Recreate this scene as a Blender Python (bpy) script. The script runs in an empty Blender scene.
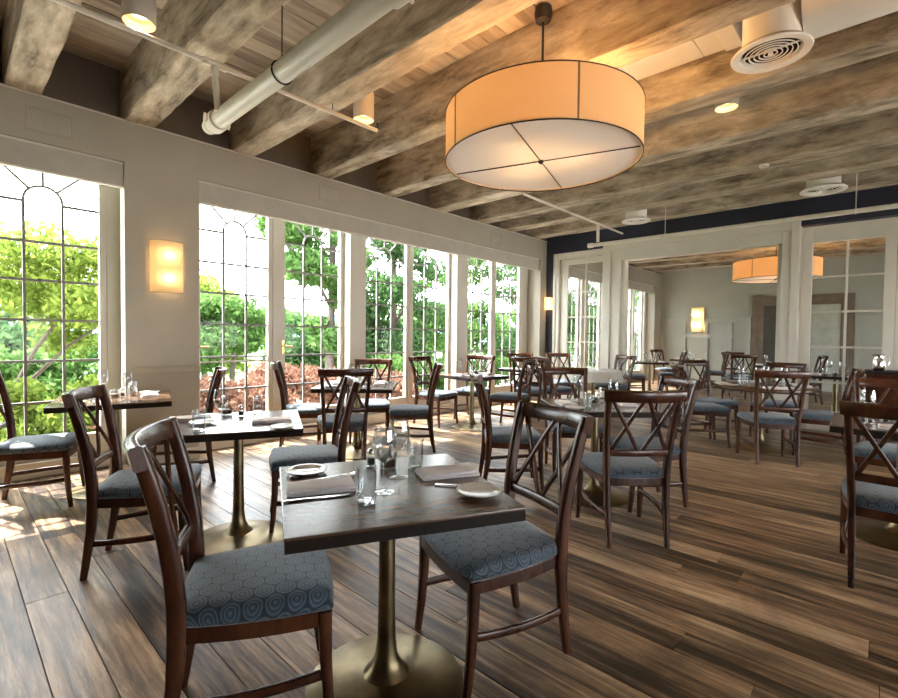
import bpy, bmesh, math, random
import numpy as np
from mathutils import Vector, Matrix

# ------------------------------------------------------------------ camera
sc = bpy.context.scene
COL = sc.collection
F_PX, CX, CY = 474.0, 449.0, 349.0
CAM = np.array([0.0, 0.0, 1.3])


def _d(u, v):
    return np.array([(u - CX) / F_PX, -(v - CY) / F_PX, -1.0])


_X = -_d(-60, 330); _X /= np.linalg.norm(_X)
_Y = _d(891, 341); _Y -= _X * (_X @ _Y); _Y /= np.linalg.norm(_Y)
_R = np.array([_X, _Y, np.cross(_X, _Y)])


def at(u, v, z=0.0):
    """point of the horizontal plane z seen at photo pixel (u, v)"""
    r = _R @ _d(u, v)
    p = CAM + r * (z - CAM[2]) / r[2]
    return float(p[0]), float(p[1])


cam_data = bpy.data.cameras.new('camera')
cam = bpy.data.objects.new('camera', cam_data)
COL.objects.link(cam)
cam_data.sensor_width = 36.0
cam_data.lens = F_PX / 898.0 * 36.0
cam_data.clip_start = 0.05
cam_data.clip_end = 500
m4 = Matrix([list(_R[0]) + [CAM[0]], list(_R[1]) + [CAM[1]], list(_R[2]) + [CAM[2]], [0, 0, 0, 1]])
cam.matrix_world = m4
sc.camera = cam

# ------------------------------------------------------------------ light
world = bpy.data.worlds.new('sky')
sc.world = world
world.use_nodes = True
bg = world.node_tree.nodes['Background']
bg.inputs['Color'].default_value = (0.90, 0.95, 1.0, 1)
bg.inputs['Strength'].default_value = 9.0

sun_d = bpy.data.lights.new('sun', 'SUN')
sun_d.energy = 20.0
sun_d.angle = math.radians(0.7)
sun_d.color = (1.0, 0.96, 0.90)
sun = bpy.data.objects.new('sun', sun_d)
COL.objects.link(sun)
sun.rotation_euler = Vector((1.0, 0.40, -1.65)).to_track_quat('-Z', 'Y').to_euler()
sun.location = (-20, -8, 22)

sc.view_settings.view_transform = 'Standard'
sc.view_settings.look = 'None'
sc.view_settings.gamma = 1.0
sc.view_settings.use_curve_mapping = False
sc.view_settings.exposure = 1.02
sc.cycles.use_denoising = True
sc.cycles.max_bounces = 12
sc.cycles.diffuse_bounces = 6
sc.cycles.glossy_bounces = 4
sc.cycles.transparent_max_bounces = 24
sc.cycles.transmission_bounces = 6
sc.cycles.caustics_reflective = False
sc.cycles.caustics_refractive = False
sc.cycles.sample_clamp_indirect = 6.0

# ------------------------------------------------------------------ materials
MATS = {}


def nt(name):
    m = bpy.data.materials.new(name)
    m.use_nodes = True
    MATS[name] = m
    t = m.node_tree
    return m, t, t.nodes['Principled BSDF'], t.nodes['Material Output']


def add(t, kind, **kw):
    n = t.nodes.new(kind)
    for k, v in kw.items():
        if k.startswith('i_'):
            n.inputs[k[2:].replace('_', ' ')].default_value = v
        else:
            setattr(n, k, v)
    return n


def plain(name, col, rough=0.5, metal=0.0, var=0.12, scale=6.0, bump=0.0, spec=0.5):
    """base colour with a faint cloudy unevenness"""
    m, t, b, o = nt(name)
    tc = add(t, 'ShaderNodeTexCoord')
    no = add(t, 'ShaderNodeTexNoise', i_Scale=scale, i_Detail=4.0)
    t.links.new(tc.outputs['Object'], no.inputs['Vector'])
    r = add(t, 'ShaderNodeValToRGB')
    r.color_ramp.elements[0].position = 0.3
    r.color_ramp.elements[1].position = 0.7
    r.color_ramp.elements[0].color = (*[c * (1 - var) for c in col], 1)
    r.color_ramp.elements[1].color = (*[min(1, c * (1 + var)) for c in col], 1)
    t.links.new(no.outputs['Fac'], r.inputs['Fac'])
    t.links.new(r.outputs['Color'], b.inputs['Base Color'])
    b.inputs['Roughness'].default_value = rough
    b.inputs['Metallic'].default_value = metal
    b.inputs['Specular IOR Level'].default_value = spec
    if bump:
        bp = add(t, 'ShaderNodeBump', i_Strength=bump, i_Distance=0.01)
        t.links.new(no.outputs['Fac'], bp.inputs['Height'])
        t.links.new(bp.outputs['Normal'], b.inputs['Normal'])
    return m


def wood(name, cols, stretch, scale=1.0, rough=0.45, bump=0.25, pertone=0.0, coords='Object', spec=0.5, dark_streak=0.0, streak_scale=0.35, stain=0.0, lo=0.28, hi=0.74):
    """streaky grain; stretch = scale per axis; pertone = tone shift from piece to piece"""
    m, t, b, o = nt(name)
    tc = add(t, 'ShaderNodeTexCoord')
    mp = add(t, 'ShaderNodeMapping')
    mp.inputs['Scale'].default_value = [s * scale for s in stretch]
    oi = add(t, 'ShaderNodeObjectInfo')
    ge = add(t, 'ShaderNodeNewGeometry')
    sm = add(t, 'ShaderNodeMath', operation='ADD')
    fr = add(t, 'ShaderNodeMath', operation='FRACT')
    t.links.new(oi.outputs['Random'], sm.inputs[0])
    t.links.new(ge.outputs['Random Per Island'], sm.inputs[1])
    t.links.new(sm.outputs[0], fr.inputs[0])
    off = add(t, 'ShaderNodeVectorMath', operation='ADD')
    mu = add(t, 'ShaderNodeMath', operation='MULTIPLY')
    mu.inputs[1].default_value = 37.0
    t.links.new(fr.outputs[0], mu.inputs[0])
    t.links.new(tc.outputs[coords], mp.inputs['Vector'])
    t.links.new(mp.outputs[0], off.inputs[0])
    t.links.new(mu.outputs[0], off.inputs[1])
    no = add(t, 'ShaderNodeTexNoise', i_Scale=1.0, i_Detail=9.0, i_Roughness=0.68, i_Distortion=0.25)
    t.links.new(off.outputs[0], no.inputs['Vector'])
    mix = add(t, 'ShaderNodeMath', operation='MULTIPLY_ADD')
    mix.inputs[1].default_value = pertone
    sub = add(t, 'ShaderNodeMath', operation='SUBTRACT')
    sub.inputs[1].default_value = 0.5
    t.links.new(fr.outputs[0], sub.inputs[0])
    t.links.new(sub.outputs[0], mix.inputs[0])
    t.links.new(no.outputs['Fac'], mix.inputs[2])
    r = add(t, 'ShaderNodeValToRGB')
    el = r.color_ramp.elements
    n = len(cols)
    el[0].position, el[1].position = lo, hi
    el[0].color, el[1].color = (*cols[0], 1), (*cols[-1], 1)
    for i in range(1, n - 1):
        e = el.new(lo + (hi - lo) * i / (n - 1))
        e.color = (*cols[i], 1)
    t.links.new(mix.outputs[0], r.inputs['Fac'])
    col_out = r.outputs['Color']
    if dark_streak:
        n2 = add(t, 'ShaderNodeTexNoise', i_Scale=streak_scale, i_Detail=8.0, i_Roughness=0.68, i_Distortion=1.0)
        t.links.new(off.outputs[0], n2.inputs['Vector'])
        r2 = add(t, 'ShaderNodeValToRGB')
        r2.color_ramp.elements[0].position = 0.36
        r2.color_ramp.elements[1].position = 0.50
        r2.color_ramp.elements[0].color = (1 - dark_streak,) * 3 + (1,)
        r2.color_ramp.elements[1].color = (1, 1, 1, 1)
        t.links.new(n2.outputs['Fac'], r2.inputs['Fac'])
        mm = add(t, 'ShaderNodeMix', data_type='RGBA', blend_type='MULTIPLY')
        mm.inputs['Factor'].default_value = 1.0
        t.links.new(col_out, mm.inputs[6])
        t.links.new(r2.outputs['Color'], mm.inputs[7])
        col_out = mm.outputs[2]
    if stain:
        n3 = add(t, 'ShaderNodeTexNoise', i_Scale=1.1, i_Detail=6.0, i_Roughness=0.65, i_Distortion=0.8)
        t.links.new(tc.outputs['Object'], n3.inputs['Vector'])
        r3 = add(t, 'ShaderNodeValToRGB')
        r3.color_ramp.elements[0].position = 0.38
        r3.color_ramp.elements[1].position = 0.56
        r3.color_ramp.elements[0].color = (1 - stain,) * 3 + (1,)
        r3.color_ramp.elements[1].color = (1, 1, 1, 1)
        t.links.new(n3.outputs['Fac'], r3.inputs['Fac'])
        m3 = add(t, 'ShaderNodeMix', data_type='RGBA', blend_type='MULTIPLY')
        m3.inputs['Factor'].default_value = 1.0
        t.links.new(col_out, m3.inputs[6])
        t.links.new(r3.outputs['Color'], m3.inputs[7])
        col_out = m3.outputs[2]
    t.links.new(col_out, b.inputs['Base Color'])
    b.inputs['Roughness'].default_value = rough
    b.inputs['Specular IOR Level'].default_value = spec
    if bump:
        bp = add(t, 'ShaderNodeBump', i_Strength=bump, i_Distance=0.004)
        t.links.new(no.outputs['Fac'], bp.inputs['Height'])
        t.links.new(bp.outputs['Normal'], b.inputs['Normal'])
    return m


def thin_glass(name, tint=(0.97, 0.98, 0.98), refl=0.03, edge=0.3):
    """thin clear sheet: lets light through, mirrors more at grazing angles"""
    m, t, b, o = nt(name)
    t.nodes.remove(b)
    tr = add(t, 'ShaderNodeBsdfTransparent')
    tr.inputs['Color'].default_value = (*tint, 1)
    gl = add(t, 'ShaderNodeBsdfGlossy')
    gl.inputs['Roughness'].default_value = 0.02
    fz = add(t, 'ShaderNodeLayerWeight', i_Blend=0.5)
    pw = add(t, 'ShaderNodeMath', operation='POWER')
    pw.inputs[1].default_value = 2.4
    mu = add(t, 'ShaderNodeMath', operation='MULTIPLY_ADD')
    mu.inputs[1].default_value = edge
    mu.inputs[2].default_value = refl
    mu.use_clamp = True
    t.links.new(fz.outputs['Facing'], pw.inputs[0])
    t.links.new(pw.outputs[0], mu.inputs[0])
    mx = add(t, 'ShaderNodeMixShader')
    t.links.new(mu.outputs[0], mx.inputs[0])
    t.links.new(tr.outputs[0], mx.inputs[1])
    t.links.new(gl.outputs[0], mx.inputs[2])
    t.links.new(mx.outputs[0], o.inputs['Surface'])
    return m


def emit(name, col, strength, base=None):
    m, t, b, o = nt(name)
    b.inputs['Base Color'].default_value = (*(base or col), 1)
    b.inputs['Emission Color'].default_value = (*col, 1)
    b.inputs['Emission Strength'].default_value = strength
    b.inputs['Roughness'].default_value = 0.6
    return m


def cloth_shade(name, col, trans=0.5):
    """lamp fabric that lets its bulb shine through"""
    m, t, b, o = nt(name)
    t.nodes.remove(b)
    tc = add(t, 'ShaderNodeTexCoord')
    no = add(t, 'ShaderNodeTexNoise', i_Scale=60.0, i_Detail=2.0)
    t.links.new(tc.outputs['Object'], no.inputs['Vector'])
    r = add(t, 'ShaderNodeValToRGB')
    r.color_ramp.elements[0].color = (*[c * 0.93 for c in col], 1)
    r.color_ramp.elements[1].color = (*col, 1)
    t.links.new(no.outputs['Fac'], r.inputs['Fac'])
    df = add(t, 'ShaderNodeBsdfDiffuse')
    tl = add(t, 'ShaderNodeBsdfTranslucent')
    mx = add(t, 'ShaderNodeMixShader')
    mx.inputs[0].default_value = trans
    t.links.new(r.outputs[0], df.inputs[0])
    t.links.new(r.outputs[0], tl.inputs[0])
    t.links.new(df.outputs[0], mx.inputs[1])
    t.links.new(tl.outputs[0], mx.inputs[2])
    t.links.new(mx.outputs[0], o.inputs['Surface'])
    return m


def leaf(name, c0, c1, trans=0.45):
    m, t, b, o = nt(name)
    t.nodes.remove(b)
    ge = add(t, 'ShaderNodeNewGeometry')
    r = add(t, 'ShaderNodeValToRGB')
    r.color_ramp.elements[0].color = (*c0, 1)
    r.color_ramp.elements[1].color = (*c1, 1)
    t.links.new(ge.outputs['Random Per Island'], r.inputs['Fac'])
    df = add(t, 'ShaderNodeBsdfDiffuse')
    tl = add(t, 'ShaderNodeBsdfTranslucent')
    mx = add(t, 'ShaderNodeMixShader')
    mx.inputs[0].default_value = trans
    t.links.new(r.outputs[0], df.inputs[0])
    t.links.new(r.outputs[0], tl.inputs[0])
    t.links.new(df.outputs[0], mx.inputs[1])
    t.links.new(tl.outputs[0], mx.inputs[2])
    t.links.new(mx.outputs[0], o.inputs['Surface'])
    return m


def ring_fabric(name):
    """slate upholstery with close rows of concentric rings"""
    m, t, b, o = nt(name)
    tc = add(t, 'ShaderNodeTexCoord')
    s = 0.066

    def math_(op, a, bb=None, clamp=False):
        n = add(t, 'ShaderNodeMath', operation=op)
        n.use_clamp = clamp
        for i, q in enumerate((a, bb)):
            if q is None:
                continue
            if isinstance(q, (int, float)):
                n.inputs[i].default_value = q
            else:
                t.links.new(q, n.inputs[i])
        return n.outputs[0]
    sx = add(t, 'ShaderNodeSeparateXYZ')
    t.links.new(tc.outputs['UV'], sx.inputs[0])
    x = math_('MULTIPLY', sx.outputs[0], 1 / s)
    zz = math_('MULTIPLY', sx.outputs[2], 1.0 / s)
    y = math_('MULTIPLY', math_('SUBTRACT', math_('MULTIPLY', sx.outputs[1], 1 / s), math_('MULTIPLY', zz, 0.0)), 1 / 1.732)
    ds = []
    for off in (0.0, 0.5):
        fx = math_('SUBTRACT', math_('FRACT', math_('ADD', x, off + 50)), 0.5)
        fy = math_('MULTIPLY', math_('SUBTRACT', math_('FRACT', math_('ADD', y, off + 50)), 0.5), 1.732)
        ds.append(math_('SQRT', math_('ADD', math_('MULTIPLY', fx, fx), math_('MULTIPLY', fy, fy))))
    dd = math_('MINIMUM', ds[0], ds[1])
    rg = add(t, 'ShaderNodeValToRGB')
    rg.color_ramp.interpolation = 'LINEAR'
    el = rg.color_ramp.elements
    dk, md, lt = (0.016, 0.030, 0.046, 1), (0.034, 0.062, 0.090, 1), (0.11, 0.155, 0.20, 1)
    el[0].position, el[0].color = 0.0, lt
    el[1].position, el[1].color = 0.50, dk
    for p, c in ((0.07, lt), (0.11, md), (0.19, md), (0.22, lt), (0.26, lt), (0.29, md), (0.36, md), (0.39, lt), (0.43, lt), (0.47, dk)):
        e = el.new(p); e.color = c
    t.links.new(dd, rg.inputs['Fac'])
    no = add(t, 'ShaderNodeTexNoise', i_Scale=14.0, i_Detail=5.0)
    t.links.new(tc.outputs['Object'], no.inputs['Vector'])
    mm = add(t, 'ShaderNodeMix', data_type='RGBA', blend_type='MULTIPLY')
    mm.inputs['Factor'].default_value = 0.5
    t.links.new(rg.outputs['Color'], mm.inputs[6])
    t.links.new(no.outputs['Fac'], mm.inputs[7])
    t.links.new(mm.outputs[2], b.inputs['Base Color'])
    b.inputs['Roughness'].default_value = 0.75
    b.inputs['Sheen Weight'].default_value = 0.25
    bp = add(t, 'ShaderNodeBump', i_Strength=0.15, i_Distance=0.002)
    t.links.new(rg.outputs['Color'], bp.inputs['Height'])
    t.links.new(bp.outputs['Normal'], b.inputs['Normal'])
    return m


M_WALL = plain('greige_paint', (0.385, 0.352, 0.278), 0.55, var=0.05, scale=2.5)
M_TRIM = plain('cream_trim_paint', (0.60, 0.57, 0.49), 0.4, var=0.04, scale=3)
M_SAGE = plain('sage_grey_paint', (0.44, 0.445, 0.385), 0.5, var=0.05, scale=2.5)
M_NAVY = plain('navy_paint', (0.022, 0.025, 0.042), 0.45, var=0.1, scale=3)
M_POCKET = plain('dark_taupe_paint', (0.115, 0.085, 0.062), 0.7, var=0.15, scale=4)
M_VALANCE = plain('taupe_blind_cloth', (0.45, 0.425, 0.36), 0.8, var=0.06, scale=8)
M_BEAM = wood('weathered_beam', [(0.14, 0.11, 0.072), (0.33, 0.268, 0.185), (0.45, 0.375, 0.265), (0.62, 0.53, 0.40)], (2.2, 8.0, 8.0), 1.0, 0.8, 1.0, 0.12, dark_streak=0.45, streak_scale=0.7, lo=0.34, hi=0.68, coords='Object')
M_DECK = wood('ceiling_board', [(0.20, 0.15, 0.105), (0.40, 0.32, 0.23), (0.55, 0.45, 0.33)], (9.0, 0.9, 4.0), 1.0, 0.8, 0.4, 0.35, coords='Object')
M_FLOOR = wood('reclaimed_plank', [(0.030, 0.016, 0.009), (0.165, 0.100, 0.054), (0.32, 0.205, 0.115), (0.55, 0.39, 0.235)], (1.5, 20.0, 4.0), 1.0, 0.38, 0.7, 0.22, dark_streak=0.72, spec=0.40, streak_scale=0.6, stain=0.42, lo=0.35, hi=0.66)
M_SUB = plain('dark_subfloor', (0.012, 0.009, 0.007), 0.9)
M_CHAIR = wood('mahogany', [(0.022, 0.007, 0.004), (0.060, 0.019, 0.009), (0.108, 0.037, 0.016)], (6, 6, 2.0), 2.0, 0.26, 0.08, 0.15)
M_TABLE = wood('walnut_top', [(0.055, 0.029, 0.017), (0.095, 0.053, 0.030), (0.14, 0.080, 0.045)], (3.0, 16.0, 4.0), 1.0, 0.22, 0.02, 0.1, spec=0.45)
M_EDGE = wood('dark_table_edge', [(0.008, 0.005, 0.003), (0.022, 0.012, 0.008)], (3.0, 16.0, 4.0), 1.0, 0.6, 0.06, 0.1, spec=0.2)
M_BRONZE = plain('aged_bronze', (0.20, 0.155, 0.085), 0.34, 1.0, 0.35, 7.0, 0.05)
M_BRASS = plain('brass', (0.60, 0.36, 0.12), 0.25, 1.0, 0.08)
M_SEAT = ring_fabric('slate_ring_fabric')
M_NAPKIN = plain('grey_linen', (0.74, 0.71, 0.71), 0.9, var=0.08, scale=30, bump=0.2)
M_CLOTH = plain('white_linen', (0.75, 0.73, 0.66), 0.9, var=0.04, scale=20, bump=0.1)
M_CHINA = plain('white_china', (0.70, 0.69, 0.65), 0.12, var=0.02)
M_STEEL = plain('polished_steel', (0.62, 0.61, 0.60), 0.18, 1.0, 0.05)
M_IRON = plain('black_iron', (0.018, 0.014, 0.012), 0.45, 0.3)
M_PIPE = plain('cream_pipe_paint', (0.70, 0.65, 0.55), 0.35, var=0.05, scale=5)
M_DUCT = plain('white_duct_paint', (0.80, 0.76, 0.68), 0.5, var=0.04)
M_VOID = plain('dark_void', (0.012, 0.011, 0.010), 0.9)
M_GLASS = thin_glass('window_glass', (0.985, 0.99, 0.985), 0.004, 0.05)
M_TABLEGLASS = thin_glass('clear_glass', (0.94, 0.95, 0.955), 0.10, 1.0)
M_WAX = plain('candle_wax', (0.10, 0.055, 0.035), 0.5)
M_BULB = emit('warm_bulb', (1.0, 0.62, 0.26), 30.0)
M_LENS = emit('warm_spot_lens', (1.0, 0.66, 0.30), 7.0)
M_SCONCE_CLOTH = cloth_shade('sconce_cloth', (0.92, 0.78, 0.52), 0.5)
M_SHADE = cloth_shade('linen_shade', (0.76, 0.51, 0.28), 0.135)
M_DIFFUSER = cloth_shade('white_diffuser', (0.93, 0.92, 0.91), 0.06)
M_SCONCE = emit('lit_sconce_paper', (1.0, 0.60, 0.24), 0.62, (0.8, 0.7, 0.5))
M_GRASS = plain('lawn', (0.10, 0.15, 0.06), 0.95, var=0.4, scale=3)
M_BOUNCE = plain('pale_stone', (0.78, 0.745, 0.69), 0.9, var=0.08, scale=4)  # kept pale so sunlit ground reflects light up to the ceiling
M_BARK = plain('grey_bark', (0.085, 0.065, 0.055), 0.9, var=0.35, scale=14, bump=0.5)
M_L_YELLOW = leaf('yellow_green_leaf', (0.085, 0.135, 0.022), (0.23, 0.30, 0.065))
M_L_GREEN = leaf('fresh_green_leaf', (0.036, 0.090, 0.022), (0.125, 0.215, 0.065))
M_L_DEEP = leaf('deep_green_leaf', (0.026, 0.070, 0.026), (0.09, 0.155, 0.058))
M_L_RED = leaf('russet_leaf', (0.12, 0.055, 0.040), (0.27, 0.155, 0.11), 0.3)
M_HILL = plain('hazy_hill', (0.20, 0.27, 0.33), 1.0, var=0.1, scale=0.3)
M_DOOR = plain('dark_door_paint', (0.085, 0.082, 0.068), 0.5)
M_CASING = plain('brown_casing', (0.20, 0.155, 0.11), 0.5)
M_MUNTIN = plain('grey_leading', (0.20, 0.19, 0.18), 0.5, var=0.05)  # grey carries the backlit darkening of the cream-painted bars
M_PANEL = plain('pale_panel', (0.50, 0.52, 0.45), 0.5)


# ------------------------------------------------------------------ mesh helpers
class MB:
    def __init__(self):
        self.v, self.f = [], []

    def box(self, x0, x1, y0, y1, z0, z1):
        b = len(self.v)
        self.v += [(x, y, z) for z in (z0, z1) for y in (y0, y1) for x in (x0, x1)]
        self.f += [tuple(b + i for i in q) for q in
                   ((0, 2, 3, 1), (4, 5, 7, 6), (0, 1, 5, 4), (1, 3, 7, 5), (3, 2, 6, 7), (2, 0, 4, 6))]
        return self

    def lathe(self, prof, seg=24, c=(0, 0, 0), cap=True):
        """prof: list of (r, z); axis z"""
        b = len(self.v)
        n = len(prof)
        for r, z in prof:
            for k in range(seg):
                a = 2 * math.pi * k / seg
                self.v.append((c[0] + r * math.cos(a), c[1] + r * math.sin(a), c[2] + z))
        for i in range(n - 1):
            for k in range(seg):
                k2 = (k + 1) % seg
                self.f.append((b + i * seg + k, b + i * seg + k2, b + (i + 1) * seg + k2, b + (i + 1) * seg + k))
        if cap:
            if prof[0][0] > 1e-5:
                self.f.append(tuple(b + k for k in reversed(range(seg))))
            if prof[-1][0] > 1e-5:
                self.f.append(tuple(b + (n - 1) * seg + k for k in range(seg)))
        return self

    def tube(self, pts, r, seg=10, cap=True):
        pts = [Vector(p) for p in pts]
        rs = r if isinstance(r, (list, tuple)) else [r] * len(pts)
        b = len(self.v)
        for i, p in enumerate(pts):
            t = (pts[min(i + 1, len(pts) - 1)] - pts[max(i - 1, 0)]).normalized()
            u = t.cross(Vector((0, 0, 1)))
            if u.length < 1e-3:
                u = Vector((1, 0, 0))
            u.normalize()
            w = t.cross(u)
            for k in range(seg):
                a = 2 * math.pi * k / seg
                self.v.append(tuple(p + (u * math.cos(a) + w * math.sin(a)) * rs[i]))
        for i in range(len(pts) - 1):
            for k in range(seg):
                k2 = (k + 1) % seg
                self.f.append((b + i * seg + k, b + i * seg + k2, b + (i + 1) * seg + k2, b + (i + 1) * seg + k))
        if cap:
            self.f.append(tuple(b + k for k in reversed(range(seg))))
            self.f.append(tuple(b + (len(pts) - 1) * seg + k for k in range(seg)))
        return self

    def bar(self, pts, w, h, side=(0, 1, 0), ch=0.18):
        """rectangular bar with chamfered edges along a path; w along `side`, h across"""
        pts = [Vector(p) for p in pts]
        n = len(pts)
        ws = w if isinstance(w, (list, tuple)) else [w] * n
        hs = h if isinstance(h, (list, tuple)) else [h] * n
        b = len(self.v)
        for i, p in enumerate(pts):
            t = (pts[min(i + 1, n - 1)] - pts[max(i - 1, 0)]).normalized()
            s = Vector(side)
            s = (s - t * s.dot(t)).normalized()
            u = t.cross(s)
            W, H = ws[i] / 2, hs[i] / 2
            c = ch * min(W, H) * 2
            for a, d in ((W - c, H), (W, H - c), (W, -H + c), (W - c, -H), (-W + c, -H), (-W, -H + c), (-W, H - c), (-W + c, H)):
                self.v.append(tuple(p + s * a + u * d))
        for i in range(n - 1):
            for k in range(8):
                k2 = (k + 1) % 8
                self.f.append((b + i * 8 + k, b + (i + 1) * 8 + k, b + (i + 1) * 8 + k2, b + i * 8 + k2))
        self.f.append(tuple(b + k for k in range(8)))
        self.f.append(tuple(b + (n - 1) * 8 + k for k in reversed(range(8))))
        return self

    def prism(self, outline, z0, z1):
        b = len(self.v)
        n = len(outline)
        self.v += [(x, y, z0) for x, y in outline] + [(x, y, z1) for x, y in outline]
        self.f.append(tuple(b + i for i in reversed(range(n))))
        self.f.append(tuple(b + n + i for i in range(n)))
        for i in range(n):
            j = (i + 1) % n
            self.f.append((b + i, b + j, b + n + j, b + n + i))
        return self

    def mesh(self, name, mat, smooth=None, bevel=0.0):
        me = bpy.data.meshes.new(name)
        me.from_pydata(self.v, [], self.f)
        bm = bmesh.new()
        bm.from_mesh(me)
        bmesh.ops.recalc_face_normals(bm, faces=bm.faces)
        if bevel:
            bmesh.ops.bevel(bm, geom=[e for e in bm.edges if e.is_manifold and e.calc_face_angle(0) > 0.6], offset=bevel, segments=2, affect='EDGES', profile=0.6)
        bm.to_mesh(me)
        bm.free()
        me.materials.append(mat)
        if smooth is not None:
            me.shade_smooth()
            me.set_sharp_from_angle(angle=math.radians(smooth))
        return me

    def build(self, name, mat, parent=None, smooth=None, bevel=0.0):
        return link(name, self.mesh(name, mat, smooth, bevel), parent)


def link(name, data, parent=None, loc=None):
    o = bpy.data.objects.new(name, data)
    COL.objects.link(o)
    if parent is not None:
        o.parent = parent
    if loc is not None:
        o.location = loc
    return o


def tag(o, label=None, cat=None, group=None, kind=None):
    if label: o['label'] = label
    if cat: o['category'] = cat
    if group: o['group'] = group
    if kind: o['kind'] = kind
    return o


def thing(name, label, cat, loc=(0, 0, 0), rz=0.0, group=None, kind=None):
    o = link(name, None)
    o.empty_display_size = 0.1
    o.location = loc
    o.rotation_euler = (0, 0, rz)
    return tag(o, label, cat, group, kind)


def copy_tree(o, parent=None):
    c = o.copy()
    COL.objects.link(c)
    c.parent = parent
    for ch in list(o.children):
        copy_tree(ch, c)
    return c


def box(name, mat, parent, *a, bevel=0.0):
    return MB().box(*a).build(name, mat, parent, bevel=bevel)


rnd = random.Random(7)
W = -5.25          # face of the window wall
XG = -5.60         # glass plane
FAR = 8.57         # face of the glazed partition
END = 15.3         # end wall of the room beyond
ZB = 3.265         # underside of the beams
ZC = 3.75          # underside of the ceiling boards
XR, YN = 3.6, -7.0  # unseen right wall (openings added to let in light) and the plain wall behind the viewpoint
wr = MB().box(XR, XR + 0.2, YN, END, -0.02, 0.2).box(XR, XR + 0.2, YN, END, 1.7, ZC + 0.1)
wy = YN
for a, b in ((0.6, 1.8), (3.0, 4.4), (4.9, 6.4), (7.0, 8.4), (9.2, 11.0), (11.6, 13.4)):
    wr.box(XR, XR + 0.2, wy, a, 0.2, 1.7)
    wy = b
wr.box(XR, XR + 0.2, wy, END, 0.2, 1.7)
tag(wr.build('wall_right', M_WALL), 'greige side wall with windows', None, kind='structure')
tag(MB().box(-5.72, XR + 0.2, YN - 0.2, YN, -0.02, ZC + 0.1).build('wall_back', M_WALL), 'plain greige wall behind the viewpoint', None, kind='structure')

# ------------------------------------------------------------------ floor
floor = MB().box(-5.8, XR, YN, END + 0.2, -0.16, -0.022).build('floor', M_SUB)
tag(floor, 'reclaimed brown plank floor of the dining room', None, kind='structure')
PW = 0.165
rest = MB()
nrow = int((END - YN) / PW) + 1
for i in range(nrow):
    y = YN + i * PW
    x = -5.62
    while x < XR:
        L = rnd.uniform(1.7, 3.4)
        x2 = min(XR, x + L)
        if XR - x2 < 0.5:
            x2 = XR
        dz = rnd.uniform(-0.0012, 0.0)
        near = -0.55 < y < 9.2 and x < 0.3
        yy = min(y + PW - 0.0045, END + 0.1)
        if near:
            box('plank', M_FLOOR, floor, x + 0.0012, x2 - 0.0012, y, yy, -0.021, dz)
        else:
            rest.box(x + 0.0012, x2 - 0.0012, y, yy, -0.021, dz)
        x = x2
tag(rest.build('plank_remainder', M_FLOOR, floor), kind='stuff')

# ------------------------------------------------------------------ ceiling: boards and beams
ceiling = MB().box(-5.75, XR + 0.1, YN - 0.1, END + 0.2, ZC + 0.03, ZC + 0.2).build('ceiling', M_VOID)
tag(ceiling, 'open timber ceiling of boards on heavy beams', None, kind='structure')
CP = 0.177
rest = MB()
x = -5.36
bd = MB().box(-CP / 2 + 0.003, CP / 2 - 0.003, -(END - YN) / 2, (END - YN) / 2, 0, 0.029).mesh('plank', M_DECK)
while x < XR:
    if x < 1.0:
        link('plank', bd, ceiling, (x + CP / 2, (END + YN) / 2, ZC + rnd.uniform(0, 0.006)))
    else:
        rest.box(x + 0.003, x + CP - 0.003, YN, END, ZC, ZC + 0.029)
    x += CP
tag(rest.build('plank_remainder', M_DECK, ceiling), kind='stuff')


def beam(y0, y1, seed, x0=-5.36, x1=XR, z0=ZB):
    r = random.Random(seed)
    mb = MB()
    n = 64
    b = 0
    for i in range(n + 1):
        xx = x0 + (x1 - x0) * i / n
        j = lambda a: r.uniform(-a, a)
        c = 0.012
        ring = [(y0 + c, z0), (y1 - c, z0), (y1, z0 + c), (y1, ZC + .004), (y0, ZC + .004), (y0, z0 + c)]
        for k, (yy, zz) in enumerate(ring):
            a = 0.003 if k not in (3, 4) else 0.001
            mb.v.append((xx, yy + j(a), zz + (j(a) if k not in (3, 4) else 0)))
    for i in range(n):
        for k in range(6):
            k2 = (k + 1) % 6
            mb.f.append((i * 6 + k, i * 6 + k2, (i + 1) * 6 + k2, (i + 1) * 6 + k))
    mb.f.append(tuple(range(6)))
    mb.f.append(tuple(n * 6 + k for k in range(6)))
    return mb.build('beam', M_BEAM, ceiling, smooth=35)


for k, (a, b) in enumerate(((-6.6, -6.36), (-5.6, -5.36), (-4.6, -4.36), (-3.6, -3.36), (-2.6, -2.36), (-1.6, -1.36), (-0.55, -0.31), (0.37, 0.605), (1.18, 1.44), (2.18, 2.42), (3.18, 3.41), (4.22, 4.46), (5.25, 5.52), (6.25, 6.55), (7.08, 7.36), (7.98, 8.24),
                            (9.3, 9.55), (10.3, 10.55), (11.3, 11.55), (12.3, 12.55), (13.3, 13.55), (14.3, 14.55))):
    beam(a, b, 100 + k)

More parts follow.
